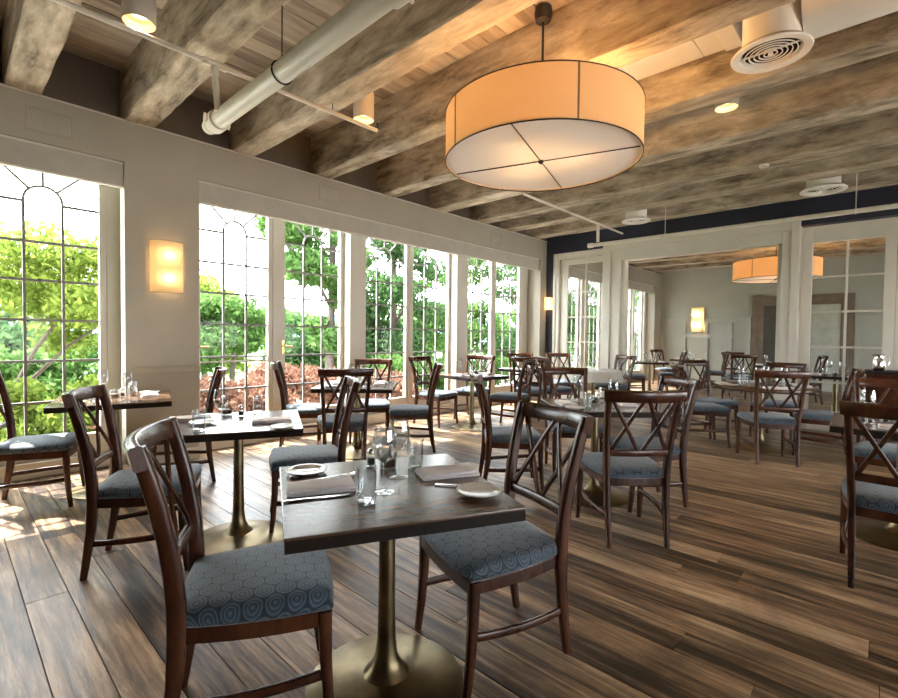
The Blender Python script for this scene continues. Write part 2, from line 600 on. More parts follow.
# ------------------------------------------------------------------ window wall
ZH, ZT = 2.88, 3.256      # header underside, cornice top
wl = MB()
wl.box(-5.72, W, YN, FAR, ZH, ZT)                  # cornice band
wl.box(-5.72, W, FAR, END, ZH, ZT)
wl.box(-5.72, W, YN, -1.0, -0.02, ZH)
wl.box(-5.72, W, 1.236, 1.83, -0.02, ZH)           # pier with the sconce
wl.box(-5.72, W, 8.37, 8.75, -0.02, ZH)            # pier at the partition
wl.box(-5.72, W, 14.75, END, -0.02, ZH)
wl.box(-5.72, -5.56, -1.0, 14.75, -0.02, 0.14)     # plinth under the glazing
wall_left = wl.build('wall_left', M_WALL)
tag(wall_left, 'greige wall of tall leaded windows', None, kind='structure')
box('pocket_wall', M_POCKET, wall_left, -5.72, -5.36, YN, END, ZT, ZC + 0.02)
MB().box(W - 0.02, W + 0.012, YN, END, ZT, ZT + 0.014).build('ledge_cap', M_TRIM, wall_left)
for (a, b) in ((1.236, 1.83), (8.37, 8.57)):
    box('chair_rail', M_WALL, wall_left, W, W + 0.022, a, b, 0.90, 0.955, bevel=0.006)
for (a, b) in ((1.183, 1.236), (8.335, 8.37)):
    box('casing', M_WALL, wall_left, -5.40, W + 0.006, a, b, 0.14, ZH - 0.001)
bl_ = MB().box(-5.56, -5.50, -1.0, 1.236, 0, 0.135).box(-5.56, -5.50, 1.83, 8.37, 0, 0.135).box(W, W + 0.018, 1.236, 1.83, 0, 0.12).box(W, W + 0.018, 8.37, 8.54, 0, 0.12)
tag(bl_.build('baseboard_left', M_TRIM, bevel=0.004), 'cream baseboard below the tall windows', None, kind='structure')

MUN = 0.021


def window(idx, y0, y1, label, handle=None, crossbar=False, small=False, xg=XG):
    z0, z1, zs = 0.33, 2.80, 2.463
    w = tag(link('window_%d' % idx, None), label, None, kind='structure')
    w.location = (xg, (y0 + y1) / 2, 0)
    hw = (y1 - y0) / 2
    fr = MB()
    fw = 0.055
    for s in (-1, 1):
        a, b = sorted((s * hw, s * (hw + fw)))
        fr.box(-0.03, 0.03, a, b, 0.14, 2.878)
    fr.box(-0.03, 0.03, -hw, hw, 0.14, z0)
    fr.box(-0.03, 0.03, -hw, hw, z1, 2.878)
    fr.build('window_frame', M_TRIM, w, bevel=0.004)
    zr = [0.655, 1.03, 1.40, 1.755, 2.095]
    c = hw / 3
    top = zs
    for s in (-1, 1):
        MB().box(-0.012, 0.012, s * c - MUN / 2, s * c + MUN / 2, z0, top).build('muntin', M_MUNTIN, w)
    for z in zr:
        MB().box(-0.0115, 0.0115, -hw, hw, z - MUN / 2, z + MUN / 2).build('muntin', M_MUNTIN, w)
    if not small:
        for s in (-1, 1):
            a, b = sorted((s * (c + MUN / 2), s * hw))
            MB().box(-0.0115, 0.0115, a, b, 2.435, 2.435 + MUN).build('muntin', M_MUNTIN, w)
        ar = [(0, -c * math.cos(t), zs + c * math.sin(t)) for t in [math.pi * k / 14 for k in range(15)]]
        MB().bar(ar, 0.023, MUN, side=(1, 0, 0)).build('arch_muntin', M_MUNTIN, w)
        for ang in (45, 90, 135):
            a = math.radians(ang)
            dy, dz = math.cos(a), math.sin(a)
            L = min((hw) / abs(dy) if abs(dy) > 1e-3 else 9, (z1 - zs) / dz)
            MB().bar([(0, dy * (c + .008), zs + dz * (c + .008)), (0, dy * L, zs + dz * L)], 0.022, MUN, side=(1, 0, 0)).build('radial_muntin', M_MUNTIN, w)
    zz = [z0] + zr + [z1]
    for i in range(len(zz) - 1):
        for k in range(3):
            ya = -hw + 2 * c * k
            p = MB().box(-0.002, 0.002, ya + (MUN / 2 if k else 0), ya + 2 * c - (MUN / 2 if k < 2 else 0), zz[i] + (MUN / 2 if i else 0), zz[i + 1] - (MUN / 2 if i < len(zz) - 2 else 0))
            p.build('pane', M_GLASS, w)
    if handle is not None:
        h = MB().box(0.030, 0.038, handle - 0.016, handle + 0.016, 1.04, 1.22)
        e = h.build('escutcheon', M_BRASS, w, bevel=0.003)
        MB().tube([(0.038, handle, 1.15), (0.085, handle, 1.15), (0.09, handle + 0.10, 1.145)], 0.009, 8).build('lever', M_BRASS, e, smooth=40)
    if crossbar:
        MB().box(0.022, 0.03, -hw, hw, 0.965, 0.985).build('crossbar', M_TRIM, w)
    return w


wins = [(-0.80, 0.02), (0.24, 1.05), (1.955, 2.734), (2.956, 3.769), (4.15, 4.986), (5.135, 5.949), (6.35, 7.142), (7.298, 8.067)]
wlab = ['arched leaded window at the near end of the window wall, mostly out of view',
        'arched leaded window at the far left, yellow-green maple outside',
        'arched leaded glass door just right of the lit wall sconce',
        'leaded glass door with brass lever, second from the sconce pier',
        'leaded window behind the square table with four chairs, third from the sconce',
        'fourth leaded window right of the lit sconce pier',
        'fifth leaded window right of the lit sconce pier',
        'last leaded window before the navy corner']
for i, ((a, b), l) in enumerate(zip(wins, wlab)):
    window(i + 1, a, b, l, handle=(-(b - a) / 2 - 0.03) if i in (2, 3) else None, crossbar=(i == 2))
for k, (a, b) in enumerate(((8.95, 9.65), (9.85, 10.55), (11.0, 11.7), (11.9, 12.6), (13.05, 13.7), (13.9, 14.55))):
    window(9 + k, a, b, 'leaded window %s in the room beyond the opening' % ['nearest the partition', 'second from the partition', 'third from the partition', 'fourth from the partition', 'second from the end wall', 'nearest the end wall'][k])

# mullion posts between the windows
tn = 1
for (x0, x1, a, b) in ((XG, -5.555, 2.79, 2.90), (XG, -5.555, 5.042, 5.079), (XG, -5.555, 7.198, 7.242), (XG - .02, -5.42, 3.828, 4.094), (XG - .02, -5.42, 6.006, 6.293),
                       (XG, -5.56, 0.076, 0.184), (XG, -5.57, 8.123, 8.37), (XG, -5.57, 1.106, 1.236), (XG, -5.57, 1.83, 1.899), (XG, -5.57, -1.0, -0.856),
                       (XG, -5.5, 8.75, 8.894), (XG, -5.5, 9.706, 9.794), (XG, -5.5, 10.606, 10.944), (XG, -5.5, 11.756, 11.844), (XG, -5.5, 12.656, 12.994), (XG, -5.5, 13.756, 13.844), (XG, -5.5, 14.606, 14.75)):
    t = MB().box(x0, x1, a, b, 0.14, 2.879).build('trim_%d' % tn, M_TRIM, bevel=0.004)
    tag(t, 'cream window post between leaded windows', None, group='window posts', kind='structure')
    tn += 1

# roller blind valances
for k, (a, b, l) in enumerate(((-0.99, 1.225, 'taupe blind valance over the leftmost window'), (1.84, 8.31, 'long taupe blind valance over the row of windows'), (8.80, 14.7, 'taupe blind valance over the windows of the room beyond'))):
    v = thing('blind_valance', l, 'valance', (-5.33, (a + b) / 2, 2.66))
    h = (b - a) / 2
    MB().box(-0.06, 0.055, -h, h, 0.0, 0.213).build('valance_box', M_VALANCE, v, bevel=0.005)
    MB().box(0.055, 0.062, -h, h, 0.20, 0.218).build('top_bead', M_TRIM, v)
    MB().box(0.02, 0.05, -h + .02, h - .02, -0.012, 0.0).build('hem_bar', M_TRIM, v)

# unseen right wall and the wall behind, both with openings added for fill light
wr = MB().box(XR, XR + 0.2, YN, END, -0.02, 0.45).box(XR, XR + 0.2, YN, END, 2.75, ZC + 0.1)
for y in np.arange(YN, END, 2.3):
    wr.box(XR, XR + 0.2, y, y + 0.55, 0.45, 2.75)
tag(wr.build('wall_right', M_WALL), 'greige wall with tall windows', None, kind='structure')
wb = MB().box(-5.72, XR + 0.2, YN - 0.2, YN, -0.02, 0.45).box(-5.72, XR + 0.2, YN - 0.2, YN, 2.75, ZC + 0.1)
for xx in np.arange(-5.72, XR, 2.3):
    wb.box(xx, xx + 0.55, YN - 0.2, YN, 0.45, 2.75)
tag(wb.build('wall_back', M_WALL), 'greige wall with tall windows behind the viewpoint', None, kind='structure')

# ------------------------------------------------------------------ glazed partition (far wall)
wf = MB()
wf.box(-5.25, XR, FAR, FAR + 0.16, 2.96, ZC)
wf.box(-5.25, -5.06, FAR, FAR + 0.16, -0.02, 2.96)
wall_far = wf.build('wall_far', M_NAVY)
tag(wall_far, 'navy partition wall above the glazed doors', None, kind='structure')
box('chair_rail', M_TRIM, wall_far, -5.25, -5.06, FAR - 0.02, FAR, 0.92, 0.975)
box('chair_rail', M_TRIM, wall_far, -5.25, -5.06, FAR - 0.012, FAR, 0.0, 0.16)


def casing(idx, x0, x1, z1, wdt, label, mat=M_TRIM, z0=0.0, y=FAR, left=True, right=True, depth=0.05, wr_=None):
    """stepped casing round an opening: two nested mouldings"""
    t = tag(link('trim_%d' % idx, None), label, None, kind='structure')
    t.location = (0, y, 0)
    for (d, a, b) in ((depth, 0.0, 0.45), (depth * 0.6, 0.45, 1.0)):
        o0, o1 = wdt * a, wdt * b
        mb = MB()
        if left: mb.box(x0 + o0, x0 + o1, -d, 0.0, z0, z1 - o0)
        k_ = (wr_ or wdt) / wdt
        if right: mb.box(x1 - o1 * k_, x1 - o0 * k_, -d, 0.0, z0, z1 - o0)
        mb.box(x0 + (o1 if left else 0), x1 - (o1 * k_ if right else 0), -d, 0.0, z1 - o1, z1 - o0)
        mb.build('moulding', mat, t, bevel=0.006)
    return t


def glazed_panel(idx, x0, x1, z1, gx0, gx1, gz0, gz1, cols, rows, label, y=FAR + 0.03, handle=False):
    d = tag(link('door_%d' % idx, None), label, None, kind='structure')
    d.location = (x0, y, 0)
    fr = MB()
    fr.box(0, gx0 - x0, 0, 0.05, 0.003, z1).box(gx1 - x0, x1 - x0, 0, 0.05, 0.003, z1)
    fr.box(gx0 - x0, gx1 - x0, 0, 0.05, 0.003, gz0).box(gx0 - x0, gx1 - x0, 0, 0.05, gz1, z1)
    fr.build('door_frame', M_TRIM, d, bevel=0.005)
    mw = 0.028
    px = (gx1 - gx0) / cols
    for k in range(1, cols):
        c = gx0 - x0 + px * k
        MB().box(c - mw / 2, c + mw / 2, 0.008, 0.042, gz0, gz1).build('muntin', M_TRIM, d)
    zs = [gz0] + rows + [gz1]
    for z in rows:
        MB().box(gx0 - x0, gx1 - x0, 0.0085, 0.0415, z - mw / 2, z + mw / 2).build('muntin', M_TRIM, d)
    for i in range(len(zs) - 1):
        for k in range(cols):
            a = gx0 - x0 + px * k + (mw / 2 if k else 0)
            b = gx0 - x0 + px * (k + 1) - (mw / 2 if k < cols - 1 else 0)
            MB().box(a, b, 0.023, 0.027, zs[i] + (mw / 2 if i else 0), zs[i + 1] - (mw / 2 if i < len(zs) - 2 else 0)).build('pane', M_GLASS, d)
    return d


ROWS = [0.70, 1.205, 1.705, 2.20]
casing(40, -5.06, -3.99, 2.98, 0.12, 'stepped cream casing round the narrow glazed door', right=False)
glazed_panel(1, -4.94, -3.99, 2.86, -4.77, -4.01, 0.22, 2.75, 2, ROWS, 'narrow glazed panel door left of the wide opening')
t41 = casing(41, -3.99, -1.0, 3.05, 0.33, 'wide stepped cream casing of the opening to the next room', depth=0.09, wr_=0.215)
jb = MB().box(-3.66, -3.60, FAR, FAR + 0.16, 0, 2.84).box(-1.27, -1.215, FAR, FAR + 0.16, 0, 2.72).box(-3.60, -1.27, FAR, FAR + 0.16, 2.72, 2.84).box(-3.99, -3.66, FAR + .09, FAR + 0.16, 0, 2.96).box(-1.215, -1.0, FAR, FAR + 0.16, 0, 2.96)
tag(jb.build('trim_42', M_TRIM), 'deep cream jamb lining of the wide opening', None, kind='structure')
glazed_panel(2, -0.985, 0.03, 2.93, -0.855, -0.085, 0.22, 2.69, 2, ROWS, 'wide glazed sliding panel right of the opening', y=FAR + 0.01)
glazed_panel(3, 0.04, 1.05, 2.93, 0.16, 0.93, 0.22, 2.69, 2, ROWS, 'next glazed sliding panel at the right edge of view', y=FAR + 0.01)
tag(MB().box(1.06, XR, FAR, FAR + 0.16, 0, 2.96).build('trim_43', M_TRIM), 'cream panelling right of the sliding panels', None, kind='structure')

# ------------------------------------------------------------------ end wall of the room beyond
we = MB().box(-5.72, XR + .2, END, END + 0.2, -0.02, ZC + 0.1)
wall_end = we.build('wall_end', M_SAGE)
tag(wall_end, 'sage grey end wall with wainscot in the room beyond', None, kind='structure')
for z0, z1, d in ((1.86, 1.92, 0.12), (1.76, 1.86, 0.075), (1.34, 1.44, 0.075), (0.0, 0.22, 0.08)):
    for a, b in ((-5.25, -2.82), (-0.64, 1.6)):
        box('wainscot_rail', M_SAGE, wall_end, a, b, END - d, END, z0, z1)
for xx in (-5.25, -4.62, -4.0, -3.38, -2.93, -0.64, -0.1, 0.5, 1.1):
    box('wainscot_stile', M_SAGE, wall_end, xx, xx + 0.10, END - 0.074, END, 0.22, 1.76)
casing(44, -2.80, -0.66, 2.47, 0.26, 'broad brown casing of the doorway in the end wall', M_CASING, y=END, depth=0.08)
d4 = tag(link('door_4', None), 'dark painted door in the end wall', None, kind='structure')
d4.location = (-2.54, END - 0.03, 0)
MB().box(0, 1.02, 0, 0.03, 0.003, 2.21).build('door_leaf', M_DOOR, d4)
for a, b in ((0.15, 1.0), (1.15, 2.05)):
    MB().box(0.16, 0.86, -0.012, 0.0, a, b).build('door_panel', M_DOOR, d4, bevel=0.006)
MB().tube([(0.93, 0.0, 1.0), (0.93, -0.05, 1.0), (0.84, -0.055, 1.0)], 0.010, 8).build('lever', M_BRASS, d4)
d5 = tag(link('door_5', None), 'pale painted door leaf seen through the right glazed panel', None, kind='structure')
d5.location = (-1.50, END - 0.03, 0)
MB().box(0, 0.58, 0, 0.03, 0.003, 2.21).build('door_leaf', M_PANEL, d5)

# ------------------------------------------------------------------ chairs
ZTOP = 0.985


def post_x(z):
    zs = [0, 0.25, 0.45, 0.65, 0.85, ZTOP]
    xs = [-0.255, -0.218, -0.205, -0.222, -0.262, -0.303]
    return float(np.interp(z, zs, xs))


def post_y(z):
    return float(np.interp(z, [0, 0.45, ZTOP], [0.182, 0.190, 0.222]))


def bow(y, z):
    k = 0.045 * max(0.0, min(1.0, (z - 0.45) / 0.5)) + 0.01
    return -k * (1 - (y / 0.25) ** 2)


def make_chair():
    r = thing('dining_chair', 'chair', 'chair')
    for s in (-1, 1):
        zs = [0.0, 0.12, 0.25, 0.40, 0.5, 0.6, 0.7, 0.8, 0.9, ZTOP - 0.01]
        MB().bar([(post_x(z), s * post_y(z), z) for z in zs], [.026, .030, .033, .035, .035, .035, .034, .034, .034, .034],
                 [.030, .036, .044, .052, .052, .050, .048, .046, .044, .042], side=(0, 1, 0)).build('back_post', M_CHAIR, r, smooth=50)
        MB().bar([(.240, s * .226, 0), (.226, s * .224, .12), (.216, s * .222, .27), (.214, s * .222, .42)], [.026, .032, .038, .042], [.026, .032, .038, .042]).build('leg', M_CHAIR, r, smooth=50)
        pts = []
        for k in range(7):
            t = k / 6
            pts.append((-.215 + .425 * t, s * (.185 + .03 * t + .022 * math.sin(math.pi * t)), .185 + 0.02 * t))
        MB().bar(pts, 0.018, 0.030).build('stretcher', M_CHAIR, r, smooth=50)
    # rails of the back
    pts = [(post_x(.93) - .004 + bow(y, .95), y, ZTOP - .036) for y in np.linspace(-.246, .246, 13)]
    MB().bar(pts, 0.072, 0.036, side=(-.25, 0, 1)).build('top_rail', M_CHAIR, r, smooth=50)
    zl = 0.585
    pts = [(post_x(zl) + bow(y, zl), y, zl) for y in np.linspace(-.190, .190, 9)]
    MB().bar(pts, 0.042, 0.024, side=(-.12, 0, 1)).build('lower_rail', M_CHAIR, r, smooth=50)
    za, zb = 0.60, ZTOP - 0.066
    for k, (y0, y1) in enumerate(((-.012, -.195), (-.172, -.018), (.012, .195), (.172, .018))):
        pts = []
        for q in range(7):
            t = q / 6
            z = za + (zb - za) * t
            y = y0 + (y1 - y0) * t
            pts.append((post_x(z) + bow(y, z) + (0.004 if k % 2 else -0.004), y, z))
        MB().bar(pts, 0.022, 0.014, side=(0, 1, 0)).build('slat', M_CHAIR, r, smooth=50)

    # seat: outline bowed at the front and sides
    def outline(k):
        o = []
        for t in np.linspace(-1, 1, 9): o.append((0.236 + 0.016 * (1 - t * t), t * 0.236))
        for t in np.linspace(0, 1, 7)[1:]: o.append((0.236 - 0.450 * t, 0.236 - 0.046 * t + 0.018 * math.sin(math.pi * t)))
        for t in np.linspace(1, -1, 7)[1:]: o.append((-0.214 - 0.010 * (1 - t * t), t * 0.190))
        for t in np.linspace(1, 0, 7)[1:-1]: o.append((0.236 - 0.450 * t, -(0.236 - 0.046 * t + 0.018 * math.sin(math.pi * t))))
        return [(x * k + 0.005 * (1 - k), y * k) for x, y in o]
    MB().prism(outline(0.985), 0.372, 0.422).build('seat_frame', M_CHAIR, r, bevel=0.004)
    mb = MB()
    prof = [(0.97, 0.421), (1.008, 0.430), (1.012, 0.445), (0.985, 0.463), (0.93, 0.474), (0.80, 0.483), (0.60, 0.489), (0.35, 0.492), (0.12, 0.493)]
    ols = [outline(k) for k, z in prof]
    n = len(ols[0])
    for (k, z), o in zip(prof, ols):
        mb.v += [(x, y, z) for x, y in o]
    for i in range(len(prof) - 1):
        for j in range(n):
            j2 = (j + 1) % n
            mb.f.append((i * n + j, i * n + j2, (i + 1) * n + j2, (i + 1) * n + j))
    mb.f.append(tuple((len(prof) - 1) * n + j for j in range(n)))
    mb.f.append(tuple(reversed(range(n))))
    cu = mb.build('cushion', M_SEAT, r, smooth=60)
    me = cu.data
    uv = me.uv_layers.new(name='weave')
    eff = [1.18, 1.13, 1.08, 1.02, 0.955, 0.82, 0.61, 0.355, 0.12]
    for lp in me.loops:
        v = me.vertices[lp.vertex_index].co
        i = min(range(len(prof)), key=lambda q: abs(prof[q][1] - v.z))
        uv.data[lp.index].uv = (v.x * eff[i] / prof[i][0], v.y * eff[i] / prof[i][0])
    return r


CHAIRS = [
    # front table
    (-1.596, 0.739, 63.1, 'large dark chair at the left of the nearest table, back toward the viewer', 'front'),
    (-1.206, 1.577, 249.4, 'chair at the right of the nearest table, ringed slate seat facing left', 'front'),
    # second table
    (-3.103, 0.807, 61.6, 'chair left of the second table, its leaning back before the window table', 'second'),
    (-2.966, 1.746, 242.9, 'chair between the nearest and second tables, back edge-on to the viewer', 'second'),
    # table by the left window
    (-4.718, 0.500, 70, 'chair at the far left by the maple window, seat in profile', 'leftwin'),
    (-4.560, 1.440, 251, 'dark chair in front of the sconce pier, back seen edge-on', 'leftwin'),
    # square window table with four chairs
    (-4.900, 2.840, 58, 'chair left of the four-chair window table, before the brass door lever', 'window'),
    (-3.960, 2.720, 150.3, 'chair at the near side of the four-chair window table, X back to viewer', 'window'),
    (-3.997, 3.671, 229, 'dark chair right of the four-chair window table, facing left in profile', 'window'),
    (-4.730, 3.660, 318, 'light-struck chair behind the four-chair window table, facing the viewer', 'window'),
    # next window table
    (-4.900, 4.980, 8, 'orange-lit chair on the window side of the table before the second post', 'post'),
    (-3.980, 5.580, 194, 'chair right of the table before the second post, back turned to the viewer', 'post'),
    (-4.820, 5.760, 290, 'chair behind the table before the second post, against the fifth window', 'post'),
    # table by the last window
    (-4.930, 7.350, 320, 'chair at the last leaded window, close to the navy corner', 'corner'),
    (-4.220, 6.420, 118, 'chair at the near side of the small table by the last window', 'corner'),
    # middle table
    (-1.295, 3.121, 135.3, 'chair at the near side of the middle table, double-X back to the viewer', 'middle'),
    (-1.420, 3.823, 231.7, 'chair right of the middle table with glare on its top rail', 'middle'),
    (-2.400, 3.380, 44.1, 'chair left of the middle table, blue seat in profile', 'middle'),
    (-2.250, 4.180, 315, 'chair behind the middle table facing the viewer', 'middle'),
    # round table
    (-0.939, 6.096, 118.3, 'chair at the near side of the round table, double-X back to the viewer', 'round'),
    (-0.560, 6.789, 187.3, 'chair right of the round table, slanted back in profile', 'round'),
    (-1.699, 6.479, 34.1, 'chair left of the round table with rounded slate seat', 'round'),
    (-1.780, 7.150, 330, 'chair at the far left of the round table', 'round'),
    (-1.080, 7.560, 262, 'chair behind the round table, top rail just visible', 'round'),
    # right table
    (0.054, 3.518, 92.2, 'reddish chair cut by the right edge of the picture', 'right'),
    (0.030, 4.980, 272, 'chair behind the table at the right edge, facing the viewer', 'right'),
    # cloth table
    (-3.600, 8.130, 245, 'chair standing before the left pilaster of the opening', 'cloth'),
    (-4.020, 6.930, 63, 'chair at the left side of the white-clothed round table', 'cloth'),
    (-4.550, 8.100, 320, 'chair beside the narrow glazed door and navy wall', 'cloth'),
    # room beyond
    (-4.250, 10.70, 25, 'chair beyond the opening, left of the window-side table', 'beyond'),
    (-3.850, 11.90, 205, 'chair beyond the opening, right of the window-side table', 'beyond'),
    (-4.550, 13.70, 340, 'chair beyond the opening, nearest the end wall sconce', 'beyond'),
    (-3.300, 13.55, 200, 'dark chair beyond the opening, below and right of the end wall sconce', 'beyond'),
    (-2.620, 12.75, 300, 'orange-brown chair beyond the opening, before the end wall doorway', 'beyond'),
    (-1.750, 13.70, 265, 'chair beyond the opening in front of the dark end door', 'beyond'),
    (-2.350, 11.55, 120, 'chair beyond the opening, back turned, below the hanging drum lamp', 'beyond'),
    (-1.280, 12.20, 200, 'chair beyond the right pilaster, seen through the glazed panel', 'beyond'),
]
chair0 = make_chair()
for i, (x, y, deg, lab, g) in enumerate(CHAIRS):
    c = chair0 if i == 0 else copy_tree(chair0)
    c.location = (x, y, 0)
    c.rotation_euler = (0, 0, math.radians(deg))
    tag(c, lab, 'chair', 'double-X-back dining chairs')

# ------------------------------------------------------------------ tables
TZ = 0.75


def table_base(parent, s=1.0):
    MB().lathe([(.022, .698), (.029, .60), (.031, .30), (.034, .18), (.042, .115), (.060, .075), (.085, .052)], 28).build('column', M_BRONZE, parent, smooth=50)
    MB().lathe([(.283 * s, 0.0), (.290 * s, .004), (.290 * s, .010), (.270 * s, .017), (.18 * s, .031), (.105, .046), (.08, .054)], 44).build('base', M_BRONZE, parent, smooth=50)
    MB().box(-.19, .19, -.03, .03, .696, .706).box(-.03, .03, -.19, .19, .6965, .7055).build('mounting_plate', M_IRON, parent)


def make_square(w=0.74, d=0.74):
    r = thing('square_table', 'table', 'table')
    MB().box(-w / 2, w / 2, -d / 2, d / 2, .741, TZ).build('table_top', M_TABLE, r, bevel=0.003)
    e = .002
    MB().box(-w / 2 + e, w / 2 - e, -d / 2 + e, d / 2 - e, .706, .741).build('edge_band', M_EDGE, r)
    table_base(r)
    return r


def make_round(rad):
    r = thing('round_table', 'table', 'table')
    MB().lathe([(rad - .006, .720), (rad, .726), (rad, .745), (rad - .006, TZ)], 56).build('table_top', M_TABLE, r, smooth=40)
    MB().lathe([(rad - .03, .706), (rad - .012, .720)], 56).build('edge_band', M_EDGE, r, smooth=40)
    table_base(r, 1.2)
    return r


TABLES = {}
sq = make_square()
SQ = [('front', -1.341, 1.117, 63.5, 'nearest square table with bronze pedestal'),
      ('second', -2.985, 1.272, 63.5, 'second square table, shining with window light'),
      ('leftwin', -4.710, 0.985, 75, 'square table by the leftmost window'),
      ('window', -4.290, 3.130, 46, 'square window table with four chairs'),
      ('post', -4.340, 5.150, 80, 'square table in front of the second window post'),
      ('corner', -4.580, 6.900, 85, 'small table by the last leaded window'),
      ('middle', -1.760, 3.660, 45, 'square table in the middle of the room'),
      ('right', 0.080, 4.300, 92, 'square table cut by the right edge of the picture'),
      ('beyond1', -4.10, 11.30, 25, 'window-side square table beyond the opening'),
      ('beyond2', -3.95, 13.60, 5, 'square table beyond the opening near the end wall sconce'),
      ('beyond3', -1.85, 12.20, 20, 'square table under the far drum lamp'),
      ('beyond4', -0.62, 9.55, 0, 'square table just behind the right glazed panel')]
for i, (k, x, y, deg, lab) in enumerate(SQ):
    t = sq if i == 0 else copy_tree(sq)
    t.location = (x, y, 0)
    t.rotation_euler = (0, 0, math.radians(deg))
    if k in ('window', 'leftwin'):
        t.scale = (1.12, 1.12, 1) if k == 'window' else (1.08, 1.08, 1)
    tag(t, lab, 'table', 'square pedestal tables')
    TABLES[k] = t
rt = make_round(0.56)
rt.location = (-1.12, 6.72, 0)
tag(rt, 'large round table before the opening to the next room', 'table')
TABLES['round'] = rt
rt2 = make_round(0.44)
rt2.location = (-3.68, 7.56, 0)
tag(rt2, 'round table under a white cloth near the narrow glazed door', 'table')
TABLES['cloth'] = rt2
# cloth with soft folds
mb = MB()
n = 72
prof = [(0.0, 0.7545), (0.30, 0.7545), (0.443, 0.7545), (0.452, 0.748), (0.457, 0.72), (0.462, 0.66), (0.468, 0.58)]
for i, (r_, z) in enumerate(prof):
    for k in range(n):
        a = 2 * math.pi * k / n
        fo = max(0, (0.748 - z)) * 0.10 * (1 + math.sin(9 * a + 0.6 * math.sin(2 * a)))
        mb.v.append(((r_ + fo) * math.cos(a), (r_ + fo) * math.sin(a), z))
for i in range(len(prof) - 1):
    for k in range(n):
        k2 = (k + 1) % n
        mb.f.append((i * n + k, i * n + k2, (i + 1) * n + k2, (i + 1) * n + k))
cl = mb.build('tablecloth', M_CLOTH, smooth=60)
cl.location = (-3.68, 7.56, 0)
tag(cl, 'white cloth draped over the round table by the narrow glazed door', 'tablecloth')

# ------------------------------------------------------------------ tableware
def proto_wine():
    r = thing('wine_glass', 'g', 'glass')
    MB().lathe([(.008, .105), (.024, .116), (.037, .140), (.041, .165), (.038, .195), (.033, .222), (.0322, .222), (.037, .195), (.0398, .165), (.036, .141), (.022, .118), (.0, .110)], 22, cap=False).build('bowl', M_TABLEGLASS, r, smooth=60)
    MB().lathe([(.007, .004), (.0038, .02), (.0034, .09), (.008, .106)], 12).build('stem', M_TABLEGLASS, r, smooth=60)
    MB().lathe([(.035, 0), (.035, .0015), (.012, .005), (.005, .009)], 22).build('foot', M_TABLEGLASS, r, smooth=60)
    return r


def proto_tumbler():
    r = thing('tumbler', 'g', 'glass')
    MB().lathe([(.028, 0), (.031, .004), (.035, .120), (.0338, .120), (.0295, .012), (.0, .010)], 24, cap=False).build('body', M_TABLEGLASS, r, smooth=60)
    MB().lathe([(.0285, .001), (.0285, .0095)], 24).build('thick_bottom', M_TABLEGLASS, r, smooth=50)
    return r


def proto_low():
    r = thing('candle_glass', 'g', 'candle glass')
    MB().lathe([(.030, 0), (.033, .004), (.038, .070), (.0365, .070), (.031, .008), (.0, .007)], 24, cap=False).build('cup', M_TABLEGLASS, r, smooth=60)
    MB().lathe([(.029, .008), (.031, .034), (.028, .036)], 20).build('candle', M_WAX, r, smooth=50)
    return r


def proto_shaker():
    r = thing('salt_shaker', 'g', 'shaker')
    MB().lathe([(.019, 0), (.021, .004), (.017, .045), (.015, .052)], 14).build('body', M_TABLEGLASS, r, smooth=50)
    MB().lathe([(.0155, .052), (.016, .062), (.011, .072), (.004, .075)], 14).build('cap', M_STEEL, r, smooth=50)
    MB().lathe([(.016, .004), (.0145, .036)], 12).build('contents', M_IRON, r)
    return r


def proto_plate(r0=0.078):
    r = thing('bread_plate', 'g', 'plate')
    k = r0 / .078
    MB().lathe([(.040 * k, 0), (.043 * k, .004), (.060 * k, .008), (.078 * k, .014), (.079 * k, .0165), (.077 * k, .017), (.060 * k, .0115), (.044 * k, .0075), (.0, .007)], 36, cap=False).build('dish', M_CHINA, r, smooth=60)
    MB().lathe([(.038 * k, 0), (.041 * k, .003), (.0405 * k, .004)], 30).build('foot_ring', M_CHINA, r)
    return r


def proto_napkin():
    r = thing('folded_napkin', 'g', 'napkin')
    for z0, z1, w, l, ang in ((0.0, .011, .062, .115, 0), (.0112, .021, .058, .112, 0.03)):
        mb = MB()
        nx, ny = 12, 6
        for s in (0, 1):
            for i in range(nx + 1):
                for j in range(ny + 1):
                    u, v = i / nx * 2 - 1, j / ny * 2 - 1
                    z = (z1 if s else z0)
                    if s: z -= .004 * max(0, abs(v) - .7) / .3 + .002 * math.sin(5 * u + 2 * v + z0 * 900) - .002
                    mb.v.append((u * l * math.cos(ang) - v * w * math.sin(ang), u * l * math.sin(ang) + v * w, z))
        q = (nx + 1) * (ny + 1)
        idx = lambda s, i, j: s * q + i * (ny + 1) + j
        for i in range(nx):
            for j in range(ny):
                mb.f.append((idx(1, i, j), idx(1, i + 1, j), idx(1, i + 1, j + 1), idx(1, i, j + 1)))
                mb.f.append((idx(0, i, j), idx(0, i, j + 1), idx(0, i + 1, j + 1), idx(0, i + 1, j)))
        for i in range(nx):
            for j in (0, ny):
                mb.f.append((idx(0, i, j), idx(0, i + 1, j), idx(1, i + 1, j), idx(1, i, j)))
        for j in range(ny):
            for i in (0, nx):
                mb.f.append((idx(0, i, j), idx(0, i, j + 1), idx(1, i, j + 1), idx(1, i, j)))
        mb.build('fold', M_NAPKIN, r, smooth=50)
    return r


